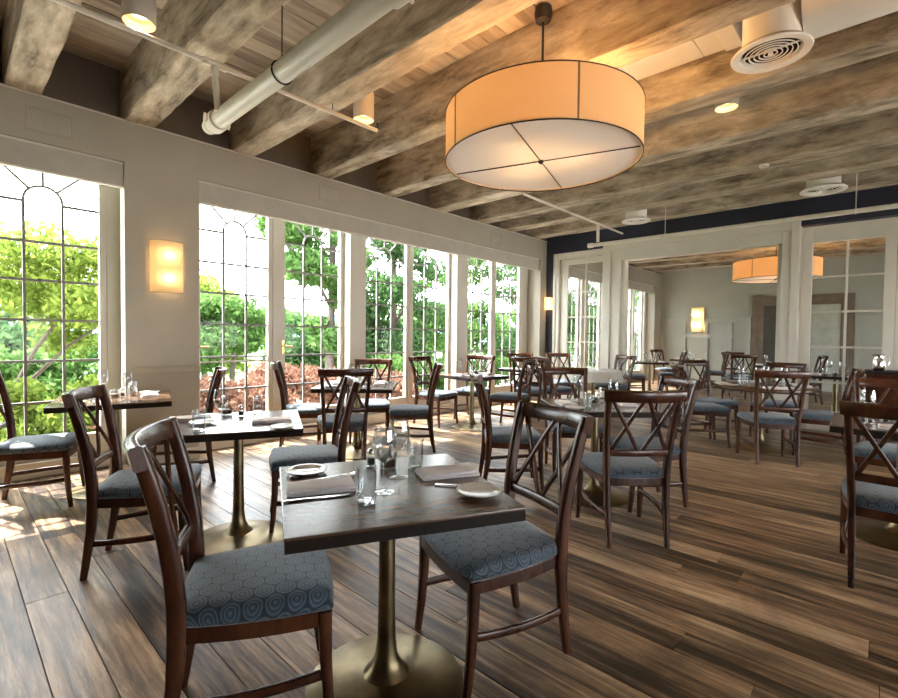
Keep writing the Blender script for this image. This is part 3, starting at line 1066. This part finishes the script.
def proto_fork():
    r = thing('fork', 'g', 'fork')
    MB().bar([(-.10, 0, .004), (-.05, 0, .004), (.02, 0, .006), (.035, 0, .006)], [.014, .010, .006, .012], .0025).build('handle', M_STEEL, r)
    h = MB().bar([(.034, 0, .006), (.045, 0, .005), (.055, 0, .005)], [.012, .022, .022], .0022)
    for k in (-1.5, -.5, .5, 1.5):
        h.bar([(.054, k * .0062, .005), (.075, k * .0062, .005), (.095, k * .0058, .008)], [.0036, .0034, .002], .002)
    h.build('tines', M_STEEL, r)
    return r


def proto_knife():
    r = thing('table_knife', 'g', 'knife')
    MB().bar([(-.11, 0, .004), (-.06, 0, .004), (-.01, 0, .004)], [.013, .012, .009], .005).build('handle', M_STEEL, r)
    MB().bar([(-.01, 0, .004), (.02, 0, .004), (.08, .001, .004), (.11, .004, .004)], [.010, .017, .018, .006], .002).build('blade', M_STEEL, r)
    return r


PROTO = dict(wine=proto_wine, tumbler=proto_tumbler, candle=proto_low, shaker=proto_shaker, plate=proto_plate, napkin=proto_napkin, fork=proto_fork, knife=proto_knife)
USED = {}
KINDW = dict(wine=('stemmed wine glass', 'glass', 'wine glasses'), tumbler=('water tumbler', 'glass', 'water tumblers'), candle=('low candle glass', 'candle glass', 'candle glasses'), shaker=('steel-capped shaker', 'shaker', 'shakers'),
             plate=('white bread plate', 'plate', 'bread plates'), napkin=('folded grey napkin', 'napkin', 'folded napkins'), fork=('steel fork', 'fork', 'forks'), knife=('steel knife', 'knife', 'knives'))


def put(kind, x, y, deg, where, z=TZ + 0.0005, label=None):
    if kind not in USED:
        USED[kind] = PROTO[kind]()
        o = USED[kind]
    else:
        o = copy_tree(USED[kind])
    o.location = (x, y, z)
    o.rotation_euler = (0, 0, math.radians(deg))
    w, cat, g = KINDW[kind]
    tag(o, label or (w + ' ' + where), cat, g + ' on the tables')
    return o


def putp(kind, u, v, deg, where, label=None):
    x, y = at(u, v, TZ)
    return put(kind, x, y, deg, where, label=label)


# nearest table
E1 = 63.5
putp('plate', 307, 473, 0, 'at the left edge of the nearest table')
putp('napkin', 321, 489, E1, 'at the left place of the nearest table')
putp('fork', 332, 478, E1 + 12, 'lying behind the left napkin of the nearest table')
putp('knife', 318, 499, E1 + 1, 'in front of the left napkin of the nearest table')
putp('tumbler', 366, 503, 0, 'at the front of the nearest table')
putp('wine', 384, 492, 0, 'behind the front tumbler of the nearest table')
putp('wine', 399, 477, 0, 'tallest at the centre of the nearest table')
putp('tumbler', 415, 468, 0, 'at the back of the nearest table, right of the wine glasses')
putp('candle', 388, 468, 0, 'with dark candle at the back of the nearest table')
putp('shaker', 371, 466, 0, 'at the back left of the nearest table')
putp('napkin', 447, 474, E1, 'at the right place of the nearest table')
putp('fork', 462, 487, E1 - 30, 'lying across the right corner of the nearest table')
putp('plate', 479, 494, 0, 'at the right corner of the nearest table')
# second table
putp('wine', 221, 427, 0, 'at the front of the second table')
putp('napkin', 272, 422, E1, 'at the right place of the second table')
putp('plate', 285, 428, 0, 'at the right edge of the second table')
putp('candle', 227, 415, 0, 'at the back left of the second table')
putp('shaker', 241, 416, 0, 'dark-filled at the back of the second table')
putp('tumbler', 258, 413, 0, 'at the back right of the second table')
putp('napkin', 190, 420, E1, 'at the left place of the second table')
putp('plate', 203, 424, 0, 'at the left of the second table')
putp('tumbler', 199, 431, 0, 'at the front left of the second table')


def setting(key, tag_word, full=True, seed=0, small=False):
    """two facing places and a centre group on a table, in the table's own axes"""
    t = TABLES[key]
    r = random.Random(seed)
    a0 = t.rotation_euler.z
    ca, sa = math.cos(a0), math.sin(a0)
    deg = math.degrees(a0)

    def P(kind, lx, ly, d, where):
        put(kind, t.location.x + lx * ca - ly * sa, t.location.y + lx * sa + ly * ca, deg + d, where)
    for s, w in ((-1, 'left'), (1, 'right')):
        wn = '%s place of the %s' % (w, tag_word)
        P('napkin', s * .245, r.uniform(-.03, .03), 90, 'at the ' + wn)
        P('wine', s * .09, -s * .17 + r.uniform(-.02, .02), 0, 'at the ' + wn)
        P('tumbler', s * .12, s * .17, 0, 'at the ' + wn)
        if full:
            P('plate', s * .245, s * .245, 0, 'at the ' + wn)
    P('candle', 0.0, 0.02, 0, 'in the centre of the ' + tag_word)
    if full:
        P('shaker', .05, .09, 0, 'in the centre of the ' + tag_word)


setting('leftwin', 'table by the leftmost window', True, 1)
setting('window', 'four-chair window table', True, 2)
setting('post', 'table before the second window post', True, 3)
setting('corner', 'small table by the last window', False, 4)
setting('middle', 'middle table', True, 5)
setting('right', 'table at the right edge', True, 6)
setting('beyond1', 'window-side table beyond the opening', False, 7)
setting('beyond2', 'table near the end wall sconce', False, 8)
setting('beyond3', 'table under the far drum lamp', False, 9)
setting('beyond4', 'table behind the right glazed panel', False, 10)
for k in range(4):
    a = math.radians(118.3 + 180 + 90 * k)
    w = ['near side', 'right side', 'far side', 'left side'][k]
    x0, y0 = -1.12, 6.72
    put('napkin', x0 + .42 * math.cos(a), y0 + .42 * math.sin(a), math.degrees(a) + 90, 'at the %s of the round table' % w)
    put('wine', x0 + .22 * math.cos(a - .5), y0 + .22 * math.sin(a - .5), 0, 'at the %s of the round table' % w)
    put('tumbler', x0 + .26 * math.cos(a + .35), y0 + .26 * math.sin(a + .35), 0, 'at the %s of the round table' % w)
    put('plate', x0 + .44 * math.cos(a + .48), y0 + .44 * math.sin(a + .48), 0, 'at the %s of the round table' % w)
put('candle', -1.12, 6.72, 0, 'in the centre of the round table')
for k, (dx, dy, w) in enumerate(((-.2, -.1, 'left side'), (.15, -.2, 'near side'))):
    put('wine', -3.68 + dx, 7.56 + dy, 0, 'on the %s of the white cloth' % w, z=0.7555)
put('napkin', -3.52, 7.66, 30, 'on the white cloth by the narrow glazed door', z=0.7555)

# sideboard with water pitcher
sb = thing('sideboard', 'dark wooden sideboard at the right edge below the glazed panel', 'sideboard', (0.45, 8.05, 0))
MB().box(-.66, .75, -.24, .24, 0.10, 0.89).build('carcass', M_CHAIR, sb, bevel=0.004)
MB().box(-.69, .78, -.27, .26, 0.89, 0.925).build('top_board', M_EDGE, sb, bevel=0.005)
for x in (-.62, .70):
    for y in (-.20, .20):
        MB().bar([(x, y, 0), (x, y, .10)], .05, .05).build('leg', M_CHAIR, sb)
for k in range(3):
    dpr = MB().box(-.63 + .46 * k, -.20 + .46 * k, -.256, -.24, .14, .85).build('door', M_CHAIR, sb, bevel=0.004)
    MB().lathe([(.006, 0), (.006, .014), (.012, .020), (.010, .027)], 10).build('knob', M_BRASS, dpr)
    kn = dpr.children[0]
    kn.location = (-.25 + .46 * k, -.256, .52)
    kn.rotation_euler = (math.radians(90), 0, 0)
pt = thing('water_pitcher', 'polished steel water pitcher on the sideboard', 'pitcher', (-0.10, 7.92, 0.9255), math.radians(20))
MB().lathe([(.044, 0), (.050, .006), (.062, .05), (.064, .095), (.054, .150), (.046, .175), (.053, .205), (.051, .205), (.043, .176), (.0, .16)], 28, cap=False).build('body', M_STEEL, pt, smooth=60)
MB().tube([(.046, 0, .188), (.088, 0, .195), (.104, 0, .15), (.098, 0, .085), (.060, 0, .055)], .007, 8).build('handle', M_STEEL, pt, smooth=60)
MB().bar([(-.043, 0, .188), (-.064, 0, .206), (-.076, 0, .214)], [.05, .035, .016], .004).build('spout', M_STEEL, pt, smooth=50)

# ------------------------------------------------------------------ drum pendant lamps
def drum(x, y, zb, R_, H, label, power):
    t = thing('drum_pendant', label, 'lamp', (x, y, zb))
    top = ZC - zb
    sh = MB()
    n = 72
    for z in (0.0, H):
        for k in range(n):
            a = 2 * math.pi * k / n
            sh.v.append((R_ * math.cos(a), R_ * math.sin(a), z))
    for k in range(n):
        k2 = (k + 1) % n
        sh.f.append((k, k2, n + k2, n + k))
    s = sh.build('shade', M_SHADE, t, smooth=60)
    for z, m_, rr in ((0.0, M_IRON, .0045), (H, M_IRON, .0045)):
        ring = [(R_ * math.cos(2 * math.pi * k / 72), R_ * math.sin(2 * math.pi * k / 72), z) for k in range(73)]
        MB().tube(ring, rr, 6, cap=False).build('rim', m_, s, smooth=60)
    for a in (math.radians(-40), math.radians(-112), math.radians(60), math.radians(150), math.radians(190)):
        ca, sa = math.cos(a), math.sin(a)
        MB().bar([((R_ + .001) * ca, (R_ + .001) * sa, 0.005), ((R_ + .001) * ca, (R_ + .001) * sa, H - .005)], 0.012, 0.003, side=(-sa, ca, 0)).build('seam', M_CASING, s)
    d = MB().lathe([(0.0, .012), (R_ - .003, .012)], 72, cap=False).build('diffuser', M_DIFFUSER, t)
    for k in range(4):
        a = math.radians(17 + 90 * k)
        MB().tube([(0, 0, .007), ((R_ - .02) * math.cos(a), (R_ - .02) * math.sin(a), .007)], .004, 6).build('spoke', M_IRON, d)
    MB().lathe([(.004, .018), (.02, .012), (.022, .002), (.008, -.012), (.0, -.016)], 14).build('finial', M_IRON, t, smooth=50)
    MB().tube([(0, 0, .02), (0, 0, top - .04)], .009, 10).build('rod', M_IRON, t)
    MB().lathe([(.012, top - .11), (.055, top - .10), (.068, top - .05), (.062, top - .004)], 24).build('canopy', M_IRON, t, smooth=50)
    for k in range(3):
        a = math.radians(30 + 120 * k)
        b = MB().lathe([(.012, .05), (.013, 0.02), (.028, -.005), (.032, -.03), (.020, -.055), (.0, -.062)], 12).build('bulb', M_BULB, t, smooth=60)
        b.location = (.24 * math.cos(a), .24 * math.sin(a), H * .62 + .10)
        MB().tube([(0, 0, .05), (-.24 * math.cos(a), -.24 * math.sin(a), .06)], .006, 6).build('socket_arm', M_IRON, b)
        ld = bpy.data.lights.new('bulb_light', 'POINT')
        ld.energy = power / 3
        ld.color = (1.0, 0.56, 0.23)
        ld.shadow_soft_size = 0.035
        lo = link('bulb_light', ld, t, (.24 * math.cos(a), .24 * math.sin(a), H * .62))
    return t


drum(-1.958, 3.09, 2.61, 0.715, 0.345, 'large drum pendant lamp with amber shade and white underside', 36)
drum(-1.72, 11.40, 2.50, 0.74, 0.36, 'far drum pendant lamp glimpsed through the wide opening', 44)
# unseen pendant of the same kind, added as warm fill from the right
drum(2.0, 3.10, 2.60, 0.725, 0.375, 'drum pendant lamp right of the view', 40)

# ------------------------------------------------------------------ ceiling spots
def can(x, y, zb, label, r=0.095, h=0.24, power=30, tilt=(0, 0)):
    t = thing('ceiling_spot', label, 'spotlight', (x, y, zb), group='cylinder ceiling spots')
    MB().lathe([(r, 0), (r, h), (r * .4, h), (r * .4, ZC - zb - .002)], 28, cap=False).lathe([(r - .004, .0), (r - .004, .05), (r * .55, .07)], 28, cap=False).build('can', M_PIPE, t, smooth=40)
    MB().lathe([(r * .62, .066), (r * .4, .052), (.0, .046)], 20, cap=False).build('lens', M_LENS, t, smooth=60)
    ld = bpy.data.lights.new('spot_beam', 'SPOT')
    ld.energy = power
    ld.color = (1.0, 0.72, 0.42)
    ld.spot_size = math.radians(95)
    ld.spot_blend = 0.6
    ld.shadow_soft_size = 0.06
    link('spot_beam', ld, t, (0, 0, 0.03))
    return t


can(-3.60, 0.90, 3.29, 'cylinder spotlight at the top left beside the thin pipe')
can(-3.63, 2.70, 3.29, 'cylinder spotlight at the end of the thin pipe')
can(-1.15, 4.90, 3.40, 'glowing round spotlight right of the drum lamp')
can(*at(764, 167, 3.245), 3.245, 'small glowing spotlight set in the underside of a beam', r=0.05, h=0.03, power=15)

# ------------------------------------------------------------------ sconces
def sconce(x, y, z0, z1, w, label, rz, power, d=0.10):
    t = thing('wall_sconce', label, 'sconce', (x, y, z0), rz)
    h = z1 - z0
    MB().box(-w / 2 * .8, w / 2 * .8, -.012, 0.0, .03, h - .03).build('back_plate', M_IRON, t)
    mb = MB()
    n = 12
    for z in (0, h):
        for k in range(n + 1):
            a = math.pi * k / n
            mb.v.append((-w / 2 * math.cos(a), -.012 - d * math.sin(a) ** .8, z))
    for k in range(n):
        mb.f.append((k, k + 1, n + 2 + k, n + 1 + k))
    mb.build('shade', M_SCONCE_CLOTH, t, smooth=60)
    for z in (0.0, h):
        MB().tube([(-w / 2 * math.cos(math.pi * k / n), -.0125 - d * math.sin(math.pi * k / n) ** .8, z) for k in range(n + 1)], .003, 6).build('rim', M_CASING, t)
    for zz in (h * .28, h * .72):
        ld = bpy.data.lights.new('sconce_light', 'POINT')
        ld.energy = power
        ld.color = (1.0, 0.62, 0.28)
        ld.shadow_soft_size = 0.02
        link('sconce_light', ld, t, (0, -.012 - d * .55, zz))
    return t


sconce(W, 1.527, 1.69, 2.19, 0.29, 'tall lit wall sconce on the pier between the windows', math.radians(90), 0.95)
sconce(-5.16, FAR, 1.85, 2.11, 0.19, 'small lit wall sconce on the navy wall in the corner', 0, 1.0, 0.08)
sconce(-4.17, END - 0.076, 1.50, 2.22, 0.34, 'lit wall sconce on the end wall of the room beyond', 0, 4.0)

# ------------------------------------------------------------------ pipes, vents and ducts
t = thing('sprinkler_pipe', 'thin cream sprinkler pipe crossing under the left beams', 'pipe', (-3.53, 0.0, 3.19))
MB().tube([(0, YN, 0), (0, 2.78, 0)], 0.0165, 12).build('pipe', M_PIPE, t, smooth=50)
MB().tube([(0, 1.26, 0), (0, 1.42, 0)], 0.026, 12).tube([(0, 1.34, 0.0), (0, 1.34, -.075)], 0.026, 12).build('tee_fitting', M_PIPE, t, smooth=50)
MB().tube([(0, 1.34, -.07), (0, 1.36, -.315)], 0.021, 12).build('riser', M_PIPE, t, smooth=50)
MB().lathe([(.010, 0), (.010, .03), (.018, .034), (.006, .05), (.014, .055)], 10, c=(0, 2.78, .012)).build('sprinkler_head', M_IRON, t, smooth=50)
for y in (-1.0, 2.30):
    MB().tube([(0, y, .016), (0, y, ZB - 3.19 + .004)], .004, 6).build('hanger_rod', M_IRON, t)

t = thing('water_main', 'thick cream pipe with clamp ring running below the beams', 'pipe', (0, 1.42, 2.87))
MB().tube([(-3.78, 0, 0), (XR, 0, 0)], 0.062, 24).build('pipe', M_PIPE, t, smooth=50)
for x in (-3.70, -1.66):
    cp_ = MB().tube([(x - .05, 0, 0), (x + .05, 0, 0)], 0.076, 24).build('coupling', M_PIPE, t, smooth=50)
    for s in (-1, 1):
        MB().box(x - .022, x + .022, s * .070 - .02, s * .070 + .02, -.022, .022).tube([(x, s * .085, -.035), (x, s * .085, .035)], .009, 8).build('bolt_lug', M_PIPE, cp_, smooth=50)
MB().tube([(-3.86, 0, 0), (-3.78, 0, 0)], [.05, .066], 24).build('end_cap', M_PIPE, t, smooth=50)
for x in (-2.72, -0.5, 1.8):
    hr = MB().tube([(x, .066 * math.cos(a), .066 * math.sin(a)) for a in [2 * math.pi * k / 24 for k in range(25)]], .005, 6, cap=False).build('clamp_ring', M_IRON, t)
    MB().tube([(x, 0, .066), (x, 0, ZC - 2.87)], .004, 6).build('hanger_rod', M_IRON, hr)

t = thing('sprinkler_pipe', 'thin sprinkler pipe behind the drum lamp with elbow at the opening', 'pipe', (-3.63, 0.0, 3.20))
MB().tube([(0, 5.3, 0), (0, 8.50, 0)], 0.0165, 12).build('pipe', M_PIPE, t, smooth=50)
MB().tube([(0, 7.52, .0), (0, 7.52, -.30)], 0.024, 12).build('drop', M_PIPE, t, smooth=50)
for y in (5.38, 7.15):
    MB().tube([(0, y, .016), (0, y, ZB - 3.20 + .004)], .004, 6).build('hanger_rod', M_IRON, t)
t = thing('sprinkler_pipe', 'long cream sprinkler pipe along the top of the wide opening', 'pipe', (0, 7.52, 2.855))
MB().tube([(-3.78, 0, 0), (XR, 0, 0)], 0.030, 14).build('pipe', M_PIPE, t, smooth=50)
MB().tube([(-3.80, 0, 0), (-3.72, 0, 0)], 0.040, 14).build('end_cap', M_PIPE, t, smooth=50)
for x in (-2.55, -0.35):
    hr = MB().tube([(x, .033 * math.cos(a), .033 * math.sin(a)) for a in [2 * math.pi * k / 20 for k in range(21)]], .006, 6, cap=False).build('clamp_ring', M_PIPE, t)
    MB().tube([(x, 0, .033), (x, 0, ZC - 2.855)], .006, 6).build('hanger_rod', M_PIPE, hr)


def diffuser(x, y, zb, R_, label):
    t = thing('air_diffuser', label, 'air vent', (x, y, zb))
    MB().lathe([(R_ * .72, .03), (R_ * .72, ZC - zb - .002)], 40, cap=False).build('duct_neck', M_DUCT, t, smooth=50)
    MB().lathe([(R_ * .78, .0), (R_ * .98, -.004), (R_, .006), (R_ * .9, .03), (R_ * .70, .045), (R_ * .78, .0)], 48, cap=False).build('flange', M_DUCT, t, smooth=40)
    MB().lathe([(.0, .09), (R_ * .70, .09), (R_ * .70, .03)], 32, cap=False).build('throat', M_VOID, t)  # near-black liner stands in for the shade inside the neck
    for k in range(5):
        rr = R_ * (.66 - .12 * k)
        MB().lathe([(rr, .004), (rr - R_ * .012, .010), (rr - R_ * .030, .010), (rr - R_ * .022, .002), (rr, .004)], 40, cap=False).build('louvre_ring', M_DUCT, t, smooth=40)
    MB().lathe([(R_ * .07, .0), (R_ * .05, .02)], 16).build('centre_disc', M_DUCT, t)
    MB().box(-R_ * .7, R_ * .7, -.006, .006, .024, .032).build('cross_bar', M_DUCT, t)
    return t


diffuser(-0.64, 3.81, 3.205, 0.232, 'large round ceiling air vent with concentric louvres')
diffuser(-0.68, 7.68, 3.20, 0.245, 'smaller round ceiling air vent above the right glazed panel')
diffuser(-3.05, 7.66, 3.175, 0.22, 'small round ceiling air vent near the left pilaster')
diffuser(-2.9, 10.9, 3.16, 0.22, 'small round ceiling air vent in the room beyond')

t = thing('air_duct', 'white boxed air duct tucked between two beams', 'duct', (0, 3.83, 3.56))
for a, b in ((-2.3, -1.72), (-1.715, -1.16), (-1.155, -1.0)):
    MB().box(a, b, -.385, .375, 0, .186).build('duct_section', M_DUCT, t, bevel=0.004)
MB().box(-1.0, -.88, -.36, .36, -.03, .186).build('joint_collar', M_DUCT, t, bevel=0.008)
t = thing('air_duct', 'round white air duct right of the large round vent', 'duct', (0, 3.88, 3.50))
for a, b in ((-0.465, 0.55), (0.56, 1.6), (1.61, 2.6), (2.61, 3.55)):
    MB().tube([(a, 0, 0), (b, 0, 0)], 0.225, 36).build('duct_section', M_DUCT, t, smooth=50)


def grille(y0, y1, z0, z1, label):
    t = thing('wall_vent', label, 'air vent', (W, (y0 + y1) / 2, z0), group='cornice air vents')
    hw, h = (y1 - y0) / 2, z1 - z0
    f = .022
    MB().box(0, .010, -hw, hw, 0, f).box(0, .010, -hw, hw, h - f, h).box(0, .010, -hw, -hw + f, f, h - f).box(0, .010, hw - f, hw, f, h - f).build('frame', M_WALL, t, bevel=0.002)
    n = 9
    for k in range(n):
        z = f + (h - 2 * f) * (k + .5) / n
        MB().box(.002, .008, -hw + f, hw - f, z - .004, z + .005).build('slat', M_WALL, t)
    MB().box(0.0, .001, -hw + f, hw - f, f, h - f).build('backing', M_VALANCE, t)


grille(0.50, 0.82, 2.96, 3.17, 'framed air vent in the cornice above the leftmost window')
grille(3.24, 3.56, 2.98, 3.18, 'framed air vent in the cornice below the middle beams')
grille(6.70, 7.0, 2.98, 3.17, 'framed air vent in the cornice nearest the navy corner')

# ------------------------------------------------------------------ outside
gr = MB()
gr.v = [(-120, -90, -1.6), (-14, -90, -1.0), (-5.73, -90, -0.45), (-5.73, 110, -0.45), (-14, 110, -1.0), (-120, 110, -1.6)]
gr.f = [(0, 1, 4, 5), (1, 2, 3, 4)]
tag(gr.build('lawn', M_GRASS), 'green lawn falling away outside the windows', None, kind='structure')
gr2 = MB()
gr2.v = [(-5.73, -90, -0.36), (60, -90, -0.36), (60, 110, -0.36), (-5.73, 110, -0.36)]
gr2.f = [(0, 1, 2, 3)]
tag(MB().box(-11.0, -5.73, -14, 30, -1.2, -0.40).build('terrace', M_BOUNCE, bevel=0.01), 'pale stone terrace outside the windows', None, kind='structure')  # added slab; its pale top bounces light onto the beam undersides
tag(gr2.build('terrain', M_BOUNCE), 'ground around the building', None, kind='structure')  # unseen ground, pale to bounce light through the right wall openings
hb = MB()
hn = 60
for k in range(hn + 1):
    y = -120 + 320 * k / hn
    z = 6.5 + 2.6 * math.sin(k * .37) + 1.6 * math.sin(k * .91 + 1)
    hb.v += [(-140, y, -3), (-150, y, z), (-165, y, -3)]
for k in range(hn):
    for j in range(2):
        hb.f.append((k * 3 + j, k * 3 + j + 1, (k + 1) * 3 + j + 1, (k + 1) * 3 + j))
tag(hb.build('hill_ridge', M_HILL, smooth=80), 'hazy blue hill ridge on the horizon', None, kind='structure')


def foliage(parent, mat, blobs, n, size, seed, droop=0.0):
    """leaf blades scattered through overlapping ellipsoids; blobs: (x,y,z,rx,ry,rz)"""
    g = np.random.default_rng(seed)
    bl = np.array(blobs, float)
    wgt = bl[:, 3] * bl[:, 4] * bl[:, 5]
    pick = g.choice(len(bl), n, p=wgt / wgt.sum())
    d = g.normal(size=(n, 3)); d /= np.linalg.norm(d, axis=1)[:, None]
    rad = g.random(n) ** 0.45
    c = bl[pick, :3] + d * rad[:, None] * bl[pick, 3:]
    t = g.normal(size=(n, 3)); t[:, 2] -= droop; t /= np.linalg.norm(t, axis=1)[:, None]
    u = np.cross(t, g.normal(size=(n, 3))); u /= np.linalg.norm(u, axis=1)[:, None]
    s = size * g.uniform(.6, 1.3, n)[:, None]
    v = np.stack([c - t * s, c + u * s * .42, c + t * s, c - u * s * .42], 1).reshape(-1, 3)
    me = bpy.data.meshes.new('foliage')
    me.vertices.add(4 * n)
    me.vertices.foreach_set('co', v.astype(np.float32).ravel())
    me.loops.add(4 * n)
    me.loops.foreach_set('vertex_index', np.arange(4 * n, dtype=np.int32))
    me.polygons.add(n)
    me.polygons.foreach_set('loop_start', np.arange(0, 4 * n, 4, dtype=np.int32))
    me.update(calc_edges=True)
    me.materials.append(mat)
    return tag(link('foliage', me, parent), kind='stuff')


def tree(name, label, cat, x, y, z0, trunk, blobs, mat, n, size, seed, group=None, droop=0.0):
    t = thing(name, label, cat, (x, y, z0), 0, group)
    for k, (pts, r0, r1) in enumerate(trunk):
        m_ = len(pts)
        MB().tube(pts, [r0 + (r1 - r0) * i / (m_ - 1) for i in range(m_)], 9).build('trunk' if k == 0 else 'branch', M_BARK, t, smooth=60)
    foliage(t, mat, blobs, n, size, seed, droop)
    return t


def blobset(seed, n, cx, cy, cz, sx, sy, sz, r0, r1):
    r = random.Random(seed)
    out = []
    for _ in range(n):
        q = r.uniform(r0, r1)
        out.append((cx + r.uniform(-sx, sx), cy + r.uniform(-sy, sy), cz + r.uniform(-sz, sz), q, q, q * .6))
    return out


# maple outside the leftmost window
tree('maple_tree', 'yellow-green maple with forking trunks outside the leftmost window', 'tree', -9.0, 0.5, -0.6,
     [([(0, 0, 0), (.05, .05, .9), (-.1, .0, 1.6), (-.2, -.2, 2.4)], .07, .03), ([(.03, .05, .7), (.1, .4, 1.6), (.2, .8, 2.3)], .04, .015), ([(.03, .05, .5), (.0, -.4, 1.4), (.1, -.9, 2.2)], .05, .015),
      ([(.05, .2, 1.0), (.1, .8, 1.7), (.1, 1.3, 2.1)], .03, .01)],
     blobset(3, 26, 0, .3, 2.55, .9, 1.9, .45, .35, .6) + blobset(4, 8, 0, .9, 2.1, .6, 1.0, .5, .3, .45), M_L_YELLOW, 15000, .058, 11)
tree('leafy_shrub', 'bright green shrub filling the lower panes of the leftmost window', 'shrub', -8.0, 1.1, -0.45,
     [([(0, 0, 0), (0, .05, .7)], .04, .02)], blobset(5, 12, 0, 0, .6, .5, .9, .4, .35, .5), M_L_YELLOW, 8000, .06, 12)
tree('leafy_shrub', 'green shrub beneath the maple', 'shrub', -10.8, 1.2, -0.8,
     [([(0, 0, 0), (0, .05, 1.2)], .05, .02)], blobset(6, 16, 0, 0, 1.3, .7, 1.7, .5, .4, .7), M_L_GREEN, 9000, .075, 13)
# russet maples beyond the glass doors
for k, (x, y, lab, sd) in enumerate(((-7.5, 3.25, 'low russet maple mound outside the brass-lever doors', 21), (-7.7, 4.75, 'low russet maple mound left of the four-chair window table', 22), (-7.6, 6.2, 'low russet maple mound outside the third window', 23), (-7.3, 2.2, 'small russet maple mound at the sconce pier', 24))):
    tree('russet_maple', lab, 'shrub', x, y, -0.42, [([(0, 0, 0), (.03, .02, .6)], .04, .02)],
         blobset(sd, 12, 0, 0, .62 if k < 3 else .35, .5, .75, .33, .32, .5), M_L_RED, 7500, .055, sd, 'russet maples', droop=.6)
# larger trees
tree('round_tree', 'bushy green tree in the middle distance behind the first glass door', 'tree', -13.6, 5.6, -1.0,
     [([(0, 0, 0), (.05, 0, 1.2), (0, .1, 2.0)], .10, .05)], blobset(41, 22, 0, 0, 2.3, .8, 1.3, .9, .5, .75), M_L_GREEN, 11000, .09, 41)
tree('round_tree', 'bushy deep green tree in the middle distance behind the second glass door', 'tree', -14.2, 8.6, -1.0,
     [([(0, 0, 0), (.05, 0, 1.2), (0, .1, 2.0)], .10, .05)], blobset(42, 20, 0, 0, 2.0, .8, 1.2, .8, .5, .75), M_L_DEEP, 10000, .09, 42)
tree('shade_tree', 'tall fresh green tree whose branches hang before the second glass door', 'tree', -11.0, 7.1, -0.9,
     [([(0, 0, 0), (.05, 0, 2), (0, .1, 4.5), (.1, 0, 6)], .16, .06), ([(0, 0, 3.0), (.4, -.9, 4.0), (.6, -1.6, 4.3)], .05, .02), ([(0, 0, 3.4), (.3, .9, 4.3)], .05, .02)],
     blobset(31, 22, 0, -.3, 4.3, .8, 1.6, .9, .35, .6) + blobset(33, 10, 0, .5, 2.4, .5, .8, 1.0, .4, .6), M_L_GREEN, 11000, .10, 31)
tree('shade_tree', 'dense deep green tree filling the third window', 'tree', -9.6, 8.1, -0.7,
     [([(0, 0, 0), (.05, 0, 2), (0, .05, 4.6)], .15, .06), ([(0, 0, 2.2), (.2, .8, 3.4)], .05, .02)],
     blobset(32, 30, 0, 0, 3.3, .7, 1.0, 1.8, .4, .65), M_L_DEEP, 11000, .085, 32)
tree('shade_tree', 'airy tree with sparse leaves outside the fourth window', 'tree', -9.6, 10.6, -0.7,
     [([(0, 0, 0), (.0, .1, 2), (.1, 0, 5.0)], .10, .04), ([(0, .05, 2.2), (.1, -.8, 3.6)], .04, .015), ([(0, .05, 2.8), (.1, .9, 4.0)], .04, .015)],
     blobset(34, 18, 0, 0, 2.2, .7, 1.2, .7, .35, .55) + blobset(35, 12, 0, 0, 3.95, .7, 1.4, .6, .3, .45), M_L_GREEN, 7500, .075, 34)
tree('shade_tree', 'leafy tree outside the last two windows', 'tree', -9.0, 13.2, -0.7,
     [([(0, 0, 0), (.0, .1, 2), (.1, 0, 5.0)], .11, .04), ([(0, .05, 2.4), (.1, -1.0, 3.8)], .04, .015), ([(0, .05, 2.6), (.1, 1.2, 3.9)], .04, .015)],
     blobset(36, 16, 0, 0, 1.6, .7, 1.8, .5, .35, .55) + blobset(37, 18, 0, 0, 4.0, .7, 1.9, .8, .35, .55), M_L_DEEP, 9500, .08, 35)
tree('shade_tree', 'dense tree outside the windows of the room beyond', 'tree', -8.2, 18.0, -0.5,
     [([(0, 0, 0), (.0, .1, 2), (.1, 0, 5.0)], .12, .04)], blobset(38, 44, 0, 0, 2.6, .7, 3.6, 2.2, .5, .8), M_L_DEEP, 22000, .10, 36)
for k, (x, y, h, lab, mt) in enumerate(((-8.2, 7.6, .9, 'low green shrub below the fourth window', M_L_GREEN), (-8.2, 9.4, 1.0, 'low green shrub below the fifth window', M_L_GREEN), (-8.2, 11.2, 1.2, 'low green shrub below the last window', M_L_GREEN), (-8.0, 13.4, 1.3, 'low green shrub outside the room beyond', M_L_DEEP))):
    tree('leafy_shrub', lab, 'shrub', x, y, -0.45, [([(0, 0, 0), (.03, .02, .6)], .04, .02)], blobset(50 + k, 12, 0, 0, .4 + h * .35, .5, .9, h * .4, .3, .5), mt, 6500, .06, 50 + k)
# belt of trees at the far side of the lawn
ORD = ['first', 'second', 'third', 'fourth', 'fifth', 'sixth', 'seventh', 'eighth', 'ninth']
for k in range(9):
    y = -3 + 4.9 * k
    x = -19 - 1.5 * (k % 2)
    h = [4.3, 4.6, 5.4, 4.2, 4.5, 5.4, 5.0, 5.2, 5.6][k]
    tree('belt_tree', '%s tree from the left in the belt beyond the lawn' % ORD[k], 'tree', x, y, -1.2, [([(0, 0, 0), (.1, 0, h * .6)], .15, .05)],
         blobset(70 + k, 22, 0, 0, h * .52, .8, 1.8, h * .34, .6, .9), (M_L_GREEN, M_L_DEEP, M_L_YELLOW)[k % 3 if k < 4 else k % 2], 8000, .13, 70 + k, 'trees beyond the lawn')
